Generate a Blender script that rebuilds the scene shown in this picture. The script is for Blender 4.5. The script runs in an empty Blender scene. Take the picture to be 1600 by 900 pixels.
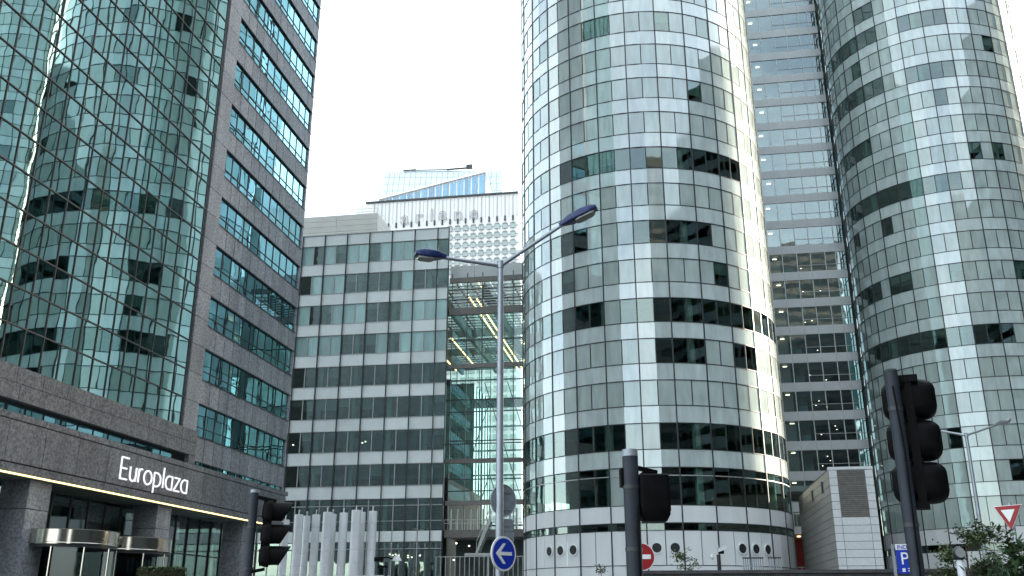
import bpy, bmesh, math, random
from mathutils import Vector, Matrix
random.seed(7)
R = math.radians
sc = bpy.context.scene
C = sc.collection

# ------------------------------------------------------------------ camera, sky, sun, exposure
# World grid: +Y runs along the street walls, camera at the origin, turned 9.56 degrees to the left of +Y.
PITCH = math.atan(499 / 1461.0)
YAW = R(9.56)
cam_d = bpy.data.cameras.new('camera')
cam = bpy.data.objects.new('camera', cam_d)
C.objects.link(cam)
cam.location = (0, 0, 1.6)
cam.rotation_euler = (math.pi / 2 + PITCH, 0, YAW)
cam_d.sensor_width = 36.0
cam_d.lens = 36.0 * 1461 / 1600.0
cam_d.clip_start = 0.1
cam_d.clip_end = 6000
sc.camera = cam

SUN_AZ, SUN_EL = 60.5, 17.5          # clockwise from +Y, elevation
world = bpy.data.worlds.new('World')
sc.world = world
world.use_nodes = True
wn, wl = world.node_tree.nodes, world.node_tree.links
for n in list(wn): wn.remove(n)
wo = wn.new('ShaderNodeOutputWorld'); wb = wn.new('ShaderNodeBackground')
sky = wn.new('ShaderNodeTexSky'); sky.sky_type = 'NISHITA'; sky.sun_disc = False
sky.sun_elevation = R(SUN_EL); sky.sun_rotation = R(SUN_AZ)
sky.air_density = 1.0; sky.dust_density = 2.2; sky.ozone_density = 1.0
hsv = wn.new('ShaderNodeHueSaturation'); hsv.inputs['Saturation'].default_value = 0.95
tc = wn.new('ShaderNodeTexCoord'); mp = wn.new('ShaderNodeMapping'); mp.inputs['Scale'].default_value = (1.0, 1.0, 2.6)
nz = wn.new('ShaderNodeTexNoise'); nz.inputs['Scale'].default_value = 2.1; nz.inputs['Detail'].default_value = 6; nz.inputs['Roughness'].default_value = 0.55
rp = wn.new('ShaderNodeValToRGB'); rp.color_ramp.elements[0].position = 0.36; rp.color_ramp.elements[1].position = 0.62
rp.color_ramp.elements[0].color = (0.22, 0.22, 0.22, 1); rp.color_ramp.elements[1].color = (0.80, 0.80, 0.80, 1)
mx = wn.new('ShaderNodeMix'); mx.data_type = 'RGBA'; mx.inputs['B'].default_value = (5.8, 6.35, 6.45, 1)   # even, thin high cloud
wl.new(sky.outputs[0], hsv.inputs['Color'])
wl.new(tc.outputs['Generated'], mp.inputs[0]); wl.new(mp.outputs[0], nz.inputs['Vector']); wl.new(nz.outputs[0], rp.inputs[0])
wl.new(rp.outputs[0], mx.inputs['Factor']); wl.new(hsv.outputs[0], mx.inputs['A'])
wl.new(mx.outputs['Result'], wb.inputs['Color']); wb.inputs['Strength'].default_value = 0.15
wl.new(wb.outputs[0], wo.inputs[0])

sl = bpy.data.lights.new('sun', 'SUN'); sl.energy = 5.0; sl.angle = R(0.5); sl.color = (1.0, 0.89, 0.72)
so = bpy.data.objects.new('sun', sl); C.objects.link(so)
sd = Vector((math.sin(R(SUN_AZ)) * math.cos(R(SUN_EL)), math.cos(R(SUN_AZ)) * math.cos(R(SUN_EL)), math.sin(R(SUN_EL))))
so.rotation_euler = (-sd).to_track_quat('-Z', 'Y').to_euler(); so.location = (60, 60, 160)
vs = sc.view_settings
vs.view_transform = 'Standard'; vs.look = 'None'; vs.gamma = 1.0; vs.use_curve_mapping = False
vs.exposure = 1.85
sc.cycles.max_bounces = 6; sc.cycles.transparent_max_bounces = 14; sc.cycles.diffuse_bounces = 3
sc.cycles.glossy_bounces = 4; sc.cycles.sample_clamp_indirect = 6.0
sc.cycles.caustics_reflective = False; sc.cycles.caustics_refractive = False

# ------------------------------------------------------------------ pixel helpers (1600 x 900), used to place real geometry
_F = 1461.0; _c, _s = math.cos(PITCH), math.sin(PITCH); H = 1.6
def ray(x, y):
    u, v = x - 800, 450 - y
    X, Y, Z = u, _F * _c - v * _s, _F * _s + v * _c
    return (X * math.cos(YAW) - Y * math.sin(YAW), X * math.sin(YAW) + Y * math.cos(YAW), Z)
def onY(x, y, Y): d = ray(x, y); k = Y / d[1]; return Vector((d[0] * k, Y, H + d[2] * k))
def onX(x, y, X): d = ray(x, y); k = X / d[0]; return Vector((X, d[1] * k, H + d[2] * k))
def atD(x, y, D): d = ray(x, y); k = D / math.hypot(d[0], d[1]); return Vector((d[0] * k, d[1] * k, H + d[2] * k))
def atZ(x, y, z): d = ray(x, y); k = (z - H) / d[2]; return Vector((d[0] * k, d[1] * k, z))

# ------------------------------------------------------------------ materials
M = {}
def newmat(name):
    m = bpy.data.materials.new(name); m.use_nodes = True; M[name] = m
    nt = m.node_tree
    for n in list(nt.nodes): nt.nodes.remove(n)
    out = nt.nodes.new('ShaderNodeOutputMaterial')
    return m, nt, nt.nodes, nt.links, out
def noise_fac(nt, scale, detail=3, coord='Position', stretch=None, rough=0.5):
    N, L = nt.nodes, nt.links
    if coord == 'Position': g = N.new('ShaderNodeNewGeometry'); o = g.outputs['Position']
    else: g = N.new('ShaderNodeTexCoord'); o = g.outputs[coord]
    if stretch:
        mp = N.new('ShaderNodeMapping'); mp.inputs['Scale'].default_value = stretch; L.new(o, mp.inputs[0]); o = mp.outputs[0]
    t = N.new('ShaderNodeTexNoise'); t.inputs['Scale'].default_value = scale; t.inputs['Detail'].default_value = detail
    t.inputs['Roughness'].default_value = rough; L.new(o, t.inputs['Vector'])
    return t.outputs[0]
def ramp(nt, fac, a, b, p0=0.3, p1=0.7):
    r = nt.nodes.new('ShaderNodeValToRGB'); e = r.color_ramp.elements
    e[0].position = p0; e[1].position = p1; e[0].color = (*a, 1); e[1].color = (*b, 1)
    nt.links.new(fac, r.inputs[0]); return r.outputs[0]
def bump(nt, fac, dist, strength=1.0):
    b = nt.nodes.new('ShaderNodeBump'); b.inputs['Distance'].default_value = dist; b.inputs['Strength'].default_value = strength
    nt.links.new(fac, b.inputs['Height']); return b.outputs[0]
def pmat(name, col, rough=0.5, metal=0.0, ior=1.45, var=0.0, nscale=3.0, nvar=0.12, bumpd=0.0, bscale=20.0, stretch=None, detail=4):
    m, nt, N, L, out = newmat(name)
    p = N.new('ShaderNodeBsdfPrincipled')
    p.inputs['Roughness'].default_value = rough; p.inputs['Metallic'].default_value = metal; p.inputs['IOR'].default_value = ior
    f = noise_fac(nt, nscale, detail, stretch=stretch)
    c = ramp(nt, f, tuple(v * (1 - nvar) for v in col), tuple(min(1, v * (1 + nvar)) for v in col))
    if var:
        oi = N.new('ShaderNodeObjectInfo'); mr = N.new('ShaderNodeMapRange')
        mr.inputs['To Min'].default_value = 1 - var; mr.inputs['To Max'].default_value = 1 + var
        L.new(oi.outputs['Random'], mr.inputs['Value'])
        mm = N.new('ShaderNodeMix'); mm.data_type = 'RGBA'; mm.blend_type = 'MULTIPLY'; mm.inputs['Factor'].default_value = 1
        L.new(c, mm.inputs['A']); L.new(mr.outputs[0], mm.inputs['B']); c = mm.outputs['Result']
    L.new(c, p.inputs['Base Color'])
    if bumpd: L.new(bump(nt, noise_fac(nt, bscale, 4), bumpd), p.inputs['Normal'])
    L.new(p.outputs[0], out.inputs[0]); return m
def facing(nt, f0, power=2.7):
    N, L = nt.nodes, nt.links
    lw = N.new('ShaderNodeLayerWeight'); lw.inputs['Blend'].default_value = 0.5
    pw = N.new('ShaderNodeMath'); pw.operation = 'POWER'; pw.inputs[1].default_value = power; L.new(lw.outputs['Facing'], pw.inputs[0])
    ma = N.new('ShaderNodeMath'); ma.operation = 'MULTIPLY_ADD'; ma.inputs[1].default_value = 1 - f0; ma.inputs[2].default_value = f0
    L.new(pw.outputs[0], ma.inputs[0]); return ma.outputs[0]
def glassmat(name, f0, under, gloss=(1, 1, 1), rough=0.02, wave=0.006, wscale=0.5, transparent=False, var=0.0, ugrad=0.0):
    """coated glass: what lies under the coat (a blind, a panel, the room behind) mixed with a mirror coat"""
    m, nt, N, L, out = newmat(name)
    g = N.new('ShaderNodeBsdfGlossy'); g.inputs['Roughness'].default_value = rough; g.inputs['Color'].default_value = (*gloss, 1)
    nrm = bump(nt, noise_fac(nt, wscale, 1.5), wave); L.new(nrm, g.inputs['Normal'])
    if transparent:
        u = N.new('ShaderNodeBsdfTransparent'); u.inputs['Color'].default_value = (*under, 1)
    else:
        u = N.new('ShaderNodeBsdfDiffuse')
        f = noise_fac(nt, 1.6, 3, stretch=(1, 1, 0.25))
        c = ramp(nt, f, tuple(v * 0.86 for v in under), tuple(min(1, v * 1.12) for v in under))
        if var:
            oi = N.new('ShaderNodeObjectInfo'); mr = N.new('ShaderNodeMapRange')
            mr.inputs['To Min'].default_value = 1 - var; mr.inputs['To Max'].default_value = 1 + var
            L.new(oi.outputs['Random'], mr.inputs['Value'])
            mm = N.new('ShaderNodeMix'); mm.data_type = 'RGBA'; mm.blend_type = 'MULTIPLY'; mm.inputs['Factor'].default_value = 1
            L.new(c, mm.inputs['A']); L.new(mr.outputs[0], mm.inputs['B']); c = mm.outputs['Result']
        L.new(c, u.inputs['Color'])
    mxs = N.new('ShaderNodeMixShader'); L.new(facing(nt, f0), mxs.inputs[0]); L.new(u.outputs[0], mxs.inputs[1]); L.new(g.outputs[0], mxs.inputs[2])
    L.new(mxs.outputs[0], out.inputs[0]); return m
def emat(name, col, strength):
    m, nt, N, L, out = newmat(name)
    e = N.new('ShaderNodeEmission'); e.inputs[0].default_value = (*col, 1); e.inputs[1].default_value = strength
    L.new(e.outputs[0], out.inputs[0]); return m

glassmat('blind_glass', 0.13, (0.46, 0.545, 0.525), (0.93, 1.0, 0.99), var=0.11, wave=0.005)
glassmat('spandrel_glass', 0.16, (0.575, 0.665, 0.66), (0.95, 1.0, 1.0), rough=0.06, var=0.05, wave=0.003)
glassmat('clear_glass', 0.12, (0.62, 0.72, 0.68), (0.9, 1.0, 0.98), transparent=True, wave=0.005)
glassmat('mirror_glass', 0.68, (0.008, 0.020, 0.020), (0.52, 0.76, 0.74), rough=0.01, wave=0.006, wscale=0.42)
glassmat('band_glass', 0.56, (0.008, 0.022, 0.024), (0.40, 0.74, 0.84), rough=0.01, wave=0.006, wscale=0.5)
glassmat('office_glass', 0.27, (0.68, 0.80, 0.77), (0.85, 1.0, 0.98), transparent=True, wave=0.006, wscale=0.7)
glassmat('office_blind_glass', 0.26, (0.38, 0.58, 0.56), (0.85, 1.0, 1.0), var=0.25, wave=0.006, wscale=0.7)
glassmat('atrium_glass', 0.06, (0.91, 0.97, 0.945), (0.9, 1, 1), transparent=True, wave=0.003)
glassmat('link_glass', 0.15, (0.78, 0.86, 0.86), (0.9, 1, 1), transparent=True, wave=0.004)
glassmat('lobby_glass', 0.045, (0.50, 0.56, 0.56), (0.9, 1, 1), transparent=True, wave=0.003)
glassmat('teal_glass', 0.30, (0.06, 0.20, 0.19), (0.8, 1, 1), wave=0.008)
glassmat('sky_panel_glass', 0.25, (0.55, 0.66, 0.74), (0.95, 1, 1), rough=0.15, var=0.06)
glassmat('blue_glass', 0.18, (0.09, 0.25, 0.40), (0.8, 0.95, 1), var=0.3)
glassmat('reflected_glass', 0.03, (0.03, 0.04, 0.045), (0.7, 0.9, 1), var=0.3)
pmat('white_cladding', (0.76, 0.79, 0.81), 0.6, ior=1.5, var=0.03, nscale=0.8, nvar=0.05, stretch=(1, 1, 0.3))
pmat('office_cladding', (0.74, 0.80, 0.80), 0.35, ior=1.6, var=0.06, nscale=0.7, nvar=0.06)
pmat('link_cladding', (0.54, 0.57, 0.58), 0.35, ior=1.6, var=0.04, nscale=0.6, nvar=0.06)
pmat('beige_cladding', (0.70, 0.69, 0.65), 0.6, nscale=0.6, nvar=0.05, var=0.03)
pmat('ariane_white', (0.80, 0.80, 0.80), 0.5, var=0.03, nscale=0.2, nvar=0.03)
pmat('mullion_dark', (0.035, 0.04, 0.045), 0.4, nvar=0.2)
pmat('mullion_pale', (0.45, 0.47, 0.47), 0.35, metal=0.3)
pmat('joint_dark', (0.02, 0.022, 0.024), 0.6)
pmat('interior_dark', (0.05, 0.055, 0.055), 0.8)
pmat('interior_mid', (0.17, 0.225, 0.215), 0.8, nscale=0.4, nvar=0.4)
pmat('lobby_dark', (0.10, 0.095, 0.085), 0.7, nscale=.5, nvar=.4)
pmat('interior_warm', (0.42, 0.36, 0.24), 0.8, nscale=0.4, nvar=0.3)
pmat('column_pale', (0.50, 0.62, 0.59), 0.5)
pmat('blind_fabric', (0.42, 0.50, 0.48), 0.8, nvar=0.05, var=0.1)
pmat('curtain_teal', (0.16, 0.27, 0.28), 0.8, nscale=4, nvar=0.35, stretch=(1, 1, 0.05))
pmat('grey_steel', (0.34, 0.37, 0.41), 0.38, metal=0.55, nscale=3, nvar=0.12)
pmat('pole_blue_grey', (0.026, 0.032, 0.044), 0.5, ior=1.35, nscale=6, nvar=0.2, bumpd=0.001, bscale=60)
pmat('signal_black', (0.004, 0.004, 0.0045), 0.5, ior=1.16, nscale=8, nvar=0.3, bumpd=0.0015, bscale=90)
pmat('lens_dark', (0.05, 0.02, 0.02), 0.15)
pmat('lamp_blue', (0.02, 0.035, 0.13), 0.28, nscale=4, nvar=0.15)
pmat('lamp_bowl', (0.30, 0.31, 0.30), 0.2, nvar=0.2)
pmat('sign_back', (0.30, 0.33, 0.37), 0.45, metal=0.4, nscale=7, nvar=0.14)
pmat('sign_blue', (0.012, 0.04, 0.40), 0.35, nvar=0.06)
pmat('sign_white', (0.80, 0.80, 0.80), 0.4, nvar=0.04)
pmat('sign_red', (0.30, 0.008, 0.014), 0.4, nvar=0.08)
pmat('letter_white', (0.85, 0.85, 0.87), 0.35)
for _n in M['letter_white'].node_tree.nodes:
    if _n.type == 'BSDF_PRINCIPLED': _n.inputs['Emission Color'].default_value = (0.95, 0.97, 1, 1); _n.inputs['Emission Strength'].default_value = 0.22   # weak emission added to make the letters whiter
pmat('letter_grey', (0.42, 0.42, 0.43), 0.5)
pmat('brushed_steel', (0.62, 0.58, 0.52), 0.16, metal=1.0, nscale=30, nvar=0.10, stretch=(1, 1, 8))
pmat('flue_white', (0.80, 0.82, 0.85), 0.45, nscale=1.6, nvar=0.08, stretch=(1, 1, 0.2))
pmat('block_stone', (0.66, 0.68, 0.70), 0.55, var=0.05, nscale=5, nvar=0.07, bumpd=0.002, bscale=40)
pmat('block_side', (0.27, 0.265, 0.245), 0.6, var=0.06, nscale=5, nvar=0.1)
pmat('louvre_grey', (0.19, 0.18, 0.17), 0.5, nvar=0.15, var=0.15)
pmat('parapet_dark', (0.055, 0.055, 0.058), 0.75, nscale=4, nvar=0.35, bumpd=0.01, bscale=15)
pmat('asphalt', (0.05, 0.05, 0.052), 0.85, nscale=2.5, nvar=0.3, bumpd=0.004, bscale=60)
pmat('paving', (0.24, 0.235, 0.225), 0.8, nscale=1.5, nvar=0.18)
pmat('kerb', (0.36, 0.355, 0.34), 0.75)
pmat('leaf', (0.075, 0.11, 0.042), 0.5, nscale=9, nvar=0.5, var=0.1)
pmat('leaf_big', (0.045, 0.085, 0.035), 0.4, nscale=9, nvar=0.5)
pmat('bark', (0.10, 0.075, 0.055), 0.85, nscale=20, nvar=0.4)
pmat('camera_white', (0.68, 0.70, 0.73), 0.35)
pmat('roof_membrane', (0.25, 0.25, 0.25), 0.8)
pmat('orange_lit_wall', (0.30, 0.03, 0.02), 0.6)
emat('led_warm', (1.0, 0.70, 0.26), 1.3)
emat('lamp_glow', (1.0, 0.86, 0.62), 1.8)
# flamed granite: dark and light grains, faint clouding
def granite(name, a, b):
    m, nt, N, L, out = newmat(name)
    p = N.new('ShaderNodeBsdfPrincipled'); p.inputs['Roughness'].default_value = 0.55
    fine = noise_fac(nt, 7.5, 4, rough=0.75); c1 = ramp(nt, fine, a, b, 0.34, 0.68)
    big = noise_fac(nt, 1.1, 4, stretch=(1, 1, .16)); c2 = ramp(nt, big, (0.74, 0.75, 0.78), (1.16, 1.17, 1.20), 0.28, 0.72)
    oi = N.new('ShaderNodeObjectInfo'); mr = N.new('ShaderNodeMapRange'); mr.inputs['To Min'].default_value = 0.88; mr.inputs['To Max'].default_value = 1.12
    L.new(oi.outputs['Random'], mr.inputs['Value'])
    m1 = N.new('ShaderNodeMix'); m1.data_type = 'RGBA'; m1.blend_type = 'MULTIPLY'; m1.inputs['Factor'].default_value = 1
    m2 = N.new('ShaderNodeMix'); m2.data_type = 'RGBA'; m2.blend_type = 'MULTIPLY'; m2.inputs['Factor'].default_value = 1
    L.new(c1, m1.inputs['A']); L.new(c2, m1.inputs['B']); L.new(m1.outputs['Result'], m2.inputs['A']); L.new(mr.outputs[0], m2.inputs['B'])
    L.new(m2.outputs['Result'], p.inputs['Base Color']); L.new(bump(nt, fine, 0.006), p.inputs['Normal'])
    L.new(p.outputs[0], out.inputs[0])
granite('granite', (0.050, 0.053, 0.058), (0.27, 0.283, 0.298))
granite('granite_light', (0.125, 0.132, 0.142), (0.42, 0.44, 0.465))

# ------------------------------------------------------------------ mesh helpers
class MB:
    def __init__(self): self.v = []; self.f = []; self.mi = []; self.m = 0
    def add(self, vs, fs):
        b = len(self.v); self.v += [tuple(p) for p in vs]; self.f += [tuple(i + b for i in f) for f in fs]; self.mi += [self.m] * len(fs); return self
    def box(self, x0, x1, y0, y1, z0, z1):
        return self.add([(x0, y0, z0), (x1, y0, z0), (x1, y1, z0), (x0, y1, z0), (x0, y0, z1), (x1, y0, z1), (x1, y1, z1), (x0, y1, z1)],
                        [(3, 2, 1, 0), (4, 5, 6, 7), (0, 1, 5, 4), (1, 2, 6, 5), (2, 3, 7, 6), (3, 0, 4, 7)])
    def prism(self, pts, z0, z1):
        n = len(pts)
        return self.add([(x, y, z0) for x, y in pts] + [(x, y, z1) for x, y in pts],
                        [tuple(range(n - 1, -1, -1)), tuple(range(n, 2 * n))] + [(i, (i + 1) % n, n + (i + 1) % n, n + i) for i in range(n)])
    def bar(self, a, b, w, h=None):
        a, b = Vector(a), Vector(b); h = h or w; d = (b - a).normalized()
        up = Vector((0, 0, 1)) if abs(d.z) < 0.95 else Vector((0, 1, 0))
        s = d.cross(up).normalized() * (w / 2); t = s.cross(d).normalized() * (h / 2)
        return self.add([a - s - t, a + s - t, a + s + t, a - s + t, b - s - t, b + s - t, b + s + t, b - s + t],
                        [(0, 1, 2, 3), (7, 6, 5, 4), (0, 4, 5, 1), (1, 5, 6, 2), (2, 6, 7, 3), (3, 7, 4, 0)])
    def tube(self, pts, rs, n=10, caps=True):
        pts = [Vector(p) for p in pts]
        if not isinstance(rs, (list, tuple)): rs = [rs] * len(pts)
        vs, fs = [], []; prev = None
        for i, p in enumerate(pts):
            d = (pts[min(i + 1, len(pts) - 1)] - pts[max(i - 1, 0)]).normalized()
            if prev is None:
                up = Vector((0, 0, 1)) if abs(d.z) < 0.9 else Vector((1, 0, 0)); s = d.cross(up).normalized()
            else: s = (prev - d * prev.dot(d)).normalized()
            prev = s; t = d.cross(s)
            vs += [p + (s * math.cos(2 * math.pi * k / n) + t * math.sin(2 * math.pi * k / n)) * rs[i] for k in range(n)]
        for i in range(len(pts) - 1):
            fs += [(i * n + k, i * n + (k + 1) % n, (i + 1) * n + (k + 1) % n, (i + 1) * n + k) for k in range(n)]
        if caps: fs += [tuple(range(n - 1, -1, -1)), tuple(range((len(pts) - 1) * n, len(pts) * n))]
        return self.add(vs, fs)
    def disc(self, c, nrm, r, th, n=28, sx=1.0):
        c, nrm = Vector(c), Vector(nrm).normalized(); return self.tube([c - nrm * th / 2, c + nrm * th / 2], r, n)
    def loft(self, secs):
        n = len(secs[0]); vs = [p for s in secs for p in s]; fs = []
        for i in range(len(secs) - 1):
            fs += [(i * n + k, i * n + (k + 1) % n, (i + 1) * n + (k + 1) % n, (i + 1) * n + k) for k in range(n)]
        fs += [tuple(range(n - 1, -1, -1)), tuple(range((len(secs) - 1) * n, len(secs) * n))]
        return self.add(vs, fs)
    def mesh(self, name, mats, smooth=None, fix=True):
        me = bpy.data.meshes.new(name); me.from_pydata(self.v, [], self.f)
        for m in (mats if isinstance(mats, (list, tuple)) else [mats]): me.materials.append(M[m])
        if isinstance(mats, (list, tuple)): me.polygons.foreach_set('material_index', self.mi)
        if fix:
            bm = bmesh.new(); bm.from_mesh(me); bmesh.ops.recalc_face_normals(bm, faces=bm.faces); bm.to_mesh(me); bm.free()
        if smooth is not None:
            me.polygons.foreach_set('use_smooth', [True] * len(me.polygons)); me.set_sharp_from_angle(angle=R(smooth))
        me.update(); return me
def link(name, me, parent=None, loc=(0, 0, 0), rot=(0, 0, 0), kind=None):
    o = bpy.data.objects.new(name, me); C.objects.link(o); o.location = loc; o.rotation_euler = rot
    if parent: o.parent = parent
    if kind: o['kind'] = kind
    return o
def build(mb, name, mats, parent=None, smooth=None, kind=None, loc=(0, 0, 0), rot=(0, 0, 0)):
    return link(name, mb.mesh(name, mats, smooth), parent, loc, rot, kind)
def thing(name, label, cat, loc=(0, 0, 0), group=None, rot=(0, 0, 0)):
    o = bpy.data.objects.new(name, None); C.objects.link(o); o.location = loc; o.rotation_euler = rot; o.empty_display_size = 0.5
    o['label'] = label; o['category'] = cat
    if group: o['group'] = group
    return o
def tag(o, label, cat, group=None):
    o['label'] = label; o['category'] = cat
    if group: o['group'] = group
    return o
def rel(parent, p): return Vector(p) - parent.location
_pm = {}
def panel_mesh(w, h, t, mat, bev=0.0):
    """a thin slab, front face towards -Y, centred on its front face; mesh shared between alike panels"""
    k = (round(w, 3), round(h, 3), round(t, 3), mat)
    if k not in _pm:
        _pm[k] = MB().box(-w / 2, w / 2, 0, t, -h / 2, h / 2).mesh('panel', mat)
    return _pm[k]
def panel(parent, name, w, h, t, mat, p, az, tilt=0.0):
    """az: direction the face looks to, degrees, 0 = -Y, 90 = +X"""
    return link(name, panel_mesh(w, h, t, mat), parent, rel(parent, p), (random.uniform(-tilt, tilt), 0, R(az) + random.uniform(-tilt, tilt)))
def text_mesh(body, size, extrude, mat, outline=0.0):
    cu = bpy.data.curves.new('text', 'FONT'); cu.body = body; cu.size = size
    if outline: cu.fill_mode = 'NONE'; cu.bevel_depth = outline; cu.bevel_resolution = 0
    else: cu.extrude = extrude
    cu.resolution_u = 4
    o = bpy.data.objects.new('text_source', cu); C.objects.link(o)
    bpy.context.view_layer.update()
    me = bpy.data.meshes.new_from_object(o.evaluated_get(bpy.context.evaluated_depsgraph_get()))
    bpy.data.objects.remove(o); me.materials.clear(); me.materials.append(M[mat]); return me

# ------------------------------------------------------------------ ground
g = build(MB().box(-3000, 3000, -3000, 3000, -0.5, 0.0), 'ground', 'asphalt'); g['kind'] = 'structure'
g = build(MB().box(-90, 110, 31.6, 170, 0.0, 2.2), 'plaza_pavement', 'paving'); g['kind'] = 'structure'
g = build(MB().box(-90, 110, 29.0, 31.0, 0.0, 0.13), 'kerb', 'kerb'); g['kind'] = 'structure'
g = build(MB().box(-12, 12, 3.5, 9.8, 0.0, 0.12), 'pavement', 'paving'); g['kind'] = 'structure'

# ------------------------------------------------------------------ the two round-ended towers
FL = 3.6; ZT = 12.31; WIN = 2.15; STEP = 13.5; HALF = STEP / 2
def tower(label, cx, cy, r, phase, kvis, view_phi, dark, sub, lowest, slab, core_r=4.2):
    t = thing('rounded_tower', label, 'office tower', (cx, cy, 2.2), 'round-ended glass towers')
    KTOP = 30
    # facet numbering: facet j covers phase + HALF*j .. phase + HALF*(j+1)
    js = range(int(math.floor((-180 - phase) / HALF)) + 1, int(math.floor((-180 - phase) / HALF)) + 1 + 53)
    vis = [j for j in js if abs(phase + HALF * (j + .5) - view_phi) < 83]
    hid = [j for j in js if j not in vis]
    rf = r * math.cos(R(HALF / 2)); wch = 2 * r * math.sin(R(HALF / 2))
    def pos(phi, rad, z): return (cx + rad * math.sin(R(phi)), cy - rad * math.cos(R(phi)), z)
    # ---- windows
    ws = []
    for k in range(1, kvis + 1):
        for j in vis:
            ws.append((abs(phase + HALF * (j + .5) - view_phi) + (12 if k == kvis else 0), k, j))
    ws.sort(); own = {(k, j) for _, k, j in ws[:298]}
    stuff = MB()
    def stuffpane(k, j, mi):
        phi = phase + HALF * (j + .5); c = Vector(pos(phi, rf, 0)); s = Vector((math.cos(R(phi)), math.sin(R(phi)), 0)) * (wch / 2 - .05)
        n = Vector((math.sin(R(phi)), -math.cos(R(phi)), 0)) * .05; z1 = ZT + FL * k - .04; z0 = z1 - WIN + .08; stuff.m = mi
        zz = lambda p, z: (p.x - cx, p.y - cy, z - 2.2)
        stuff.add([zz(c - s, z0), zz(c + s, z0), zz(c + s, z1), zz(c - s, z1), zz(c - s - n, z0), zz(c + s - n, z0), zz(c + s - n, z1), zz(c - s - n, z1)],
                  [(0, 1, 2, 3), (7, 6, 5, 4), (0, 3, 7, 4), (1, 5, 6, 2), (3, 2, 6, 7), (0, 4, 5, 1)])
    for k in range(1, KTOP + 1):
        for j in js:
            d = dark(k, phase + HALF * (j + .5), j)
            if (k, j) in own:
                phi = phase + HALF * (j + .5)
                o = panel(t, 'window_pane', wch - .09, WIN - .06, .05, 'blind_glass' if d == 0 else 'clear_glass', pos(phi, rf, ZT + FL * k - WIN / 2), phi, R(0.22))
                if 0 < d < 1:     # a blind let down part of the way behind the clear pane
                    bh = WIN * (1 - d); bm_ = panel_mesh(wch - .12, round(bh, 2), .02, 'blind_fabric')
                    link('blind', bm_, o, (0, .12, WIN / 2 - bh / 2 - .04))
            else: stuffpane(k, j, 1 if d > .5 else 0)
    build(stuff, 'upper_window_panes', ['blind_glass', 'clear_glass'], t, kind='stuff')
    # ---- spandrels: two facets wide, creased in the middle
    sh = FL - WIN
    def spandrel_mb(phi0, nf, z0, z1, mb, inset=.03, off=.015, th=.12):
        a = [phi0 + HALF * i for i in range(nf + 1)]
        ins = inset / r * 57.3
        a[0] += ins; a[-1] -= ins
        vs = []
        for rad in (r + off, r + off - th):
            for z in (z0, z1):
                vs += [(rad * math.sin(R(p)), -rad * math.cos(R(p)), z) for p in a]
        n = nf + 1; fs = []
        for i in range(nf):
            fs += [(i, i + 1, n + i + 1, n + i), (2 * n + i + 1, 2 * n + i, 3 * n + i, 3 * n + i + 1), (n + i, n + i + 1, 3 * n + i + 1, 3 * n + i), (i + 1, i, 2 * n + i, 2 * n + i + 1)]
        fs += [(0, n, 3 * n, 2 * n), (n - 1, 3 * n - 1, 4 * n - 1, 2 * n - 1)]
        return mb.add(vs, fs)
    sp_mesh = spandrel_mb(0, 2, -sh / 2 + .03, sh / 2 - .03, MB()).mesh('spandrel_panel', 'spandrel_glass')
    low_mesh = {}
    pj = sorted({j - (j % 2) for j in js}); own_sp = []
    for k in range(1, kvis + 1):
        for j in pj:
            phi = phase + HALF * (j + 1)
            own_sp.append((abs(phi - view_phi), k, j))
    own_sp.sort(); own_s = {(k, j) for a, k, j in own_sp if a < 92}
    st = MB()
    for k in range(1, KTOP + 1):
        for j in pj:
            phi = phase + HALF * j; zc = ZT + FL * k - WIN - sh / 2
            if (k, j) in own_s: link('spandrel_panel', sp_mesh, t, (0, 0, zc - 2.2), (0, 0, R(phi)))
            else: spandrel_mb(phi, 2, zc - sh / 2 + .03 - 2.2, zc + sh / 2 - .03 - 2.2, st)
    build(st, 'upper_spandrel_panels', 'spandrel_glass', t, kind='stuff')
    # ---- mullions and transom rings
    ztop = ZT + FL * KTOP
    mv = MB().box(-.052, .052, -.07, .05, lowest - 2.2, ztop - 2.2).mesh('mullion', 'mullion_dark')
    mp_ = MB().box(-.035, .035, -.045, .05, -WIN / 2, WIN / 2).mesh('mullion_pale', 'mullion_pale')
    for j in pj:
        phi = phase + HALF * j
        link('mullion', mv, t, (r * math.sin(R(phi)), -r * math.cos(R(phi)), 0), (0, 0, R(phi)))
    pm = MB()
    def ring(z, w, pr, mb, i0=-.1):
        n = 53; a0 = phase
        vs = []
        for rad, dz in ((r + pr, -w / 2), (r + pr, w / 2), (r + i0, w / 2), (r + i0, -w / 2)):
            vs += [(rad * math.sin(R(a0 + HALF * i)), -rad * math.cos(R(a0 + HALF * i)), z + dz) for i in range(n)]
        fs = []
        for q in range(4):
            for i in range(n):
                fs.append((q * n + i, q * n + (i + 1) % n, ((q + 1) % 4) * n + (i + 1) % n, ((q + 1) % 4) * n + i))
        return mb.add(vs, fs)
    rm = ring(0, .07, .045, MB()).mesh('transom', 'mullion_dark')
    up = MB()
    for k in range(0, KTOP + 1):
        for z in ((ZT + FL * k, ZT + FL * k - WIN) if k else (ZT,)):
            if k <= kvis: link('transom', rm, t, (0, 0, z - 2.2))
            else: ring(z - 2.2, .07, .045, up)
    build(up, 'upper_transoms', 'mullion_dark', t, kind='stuff')
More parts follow.
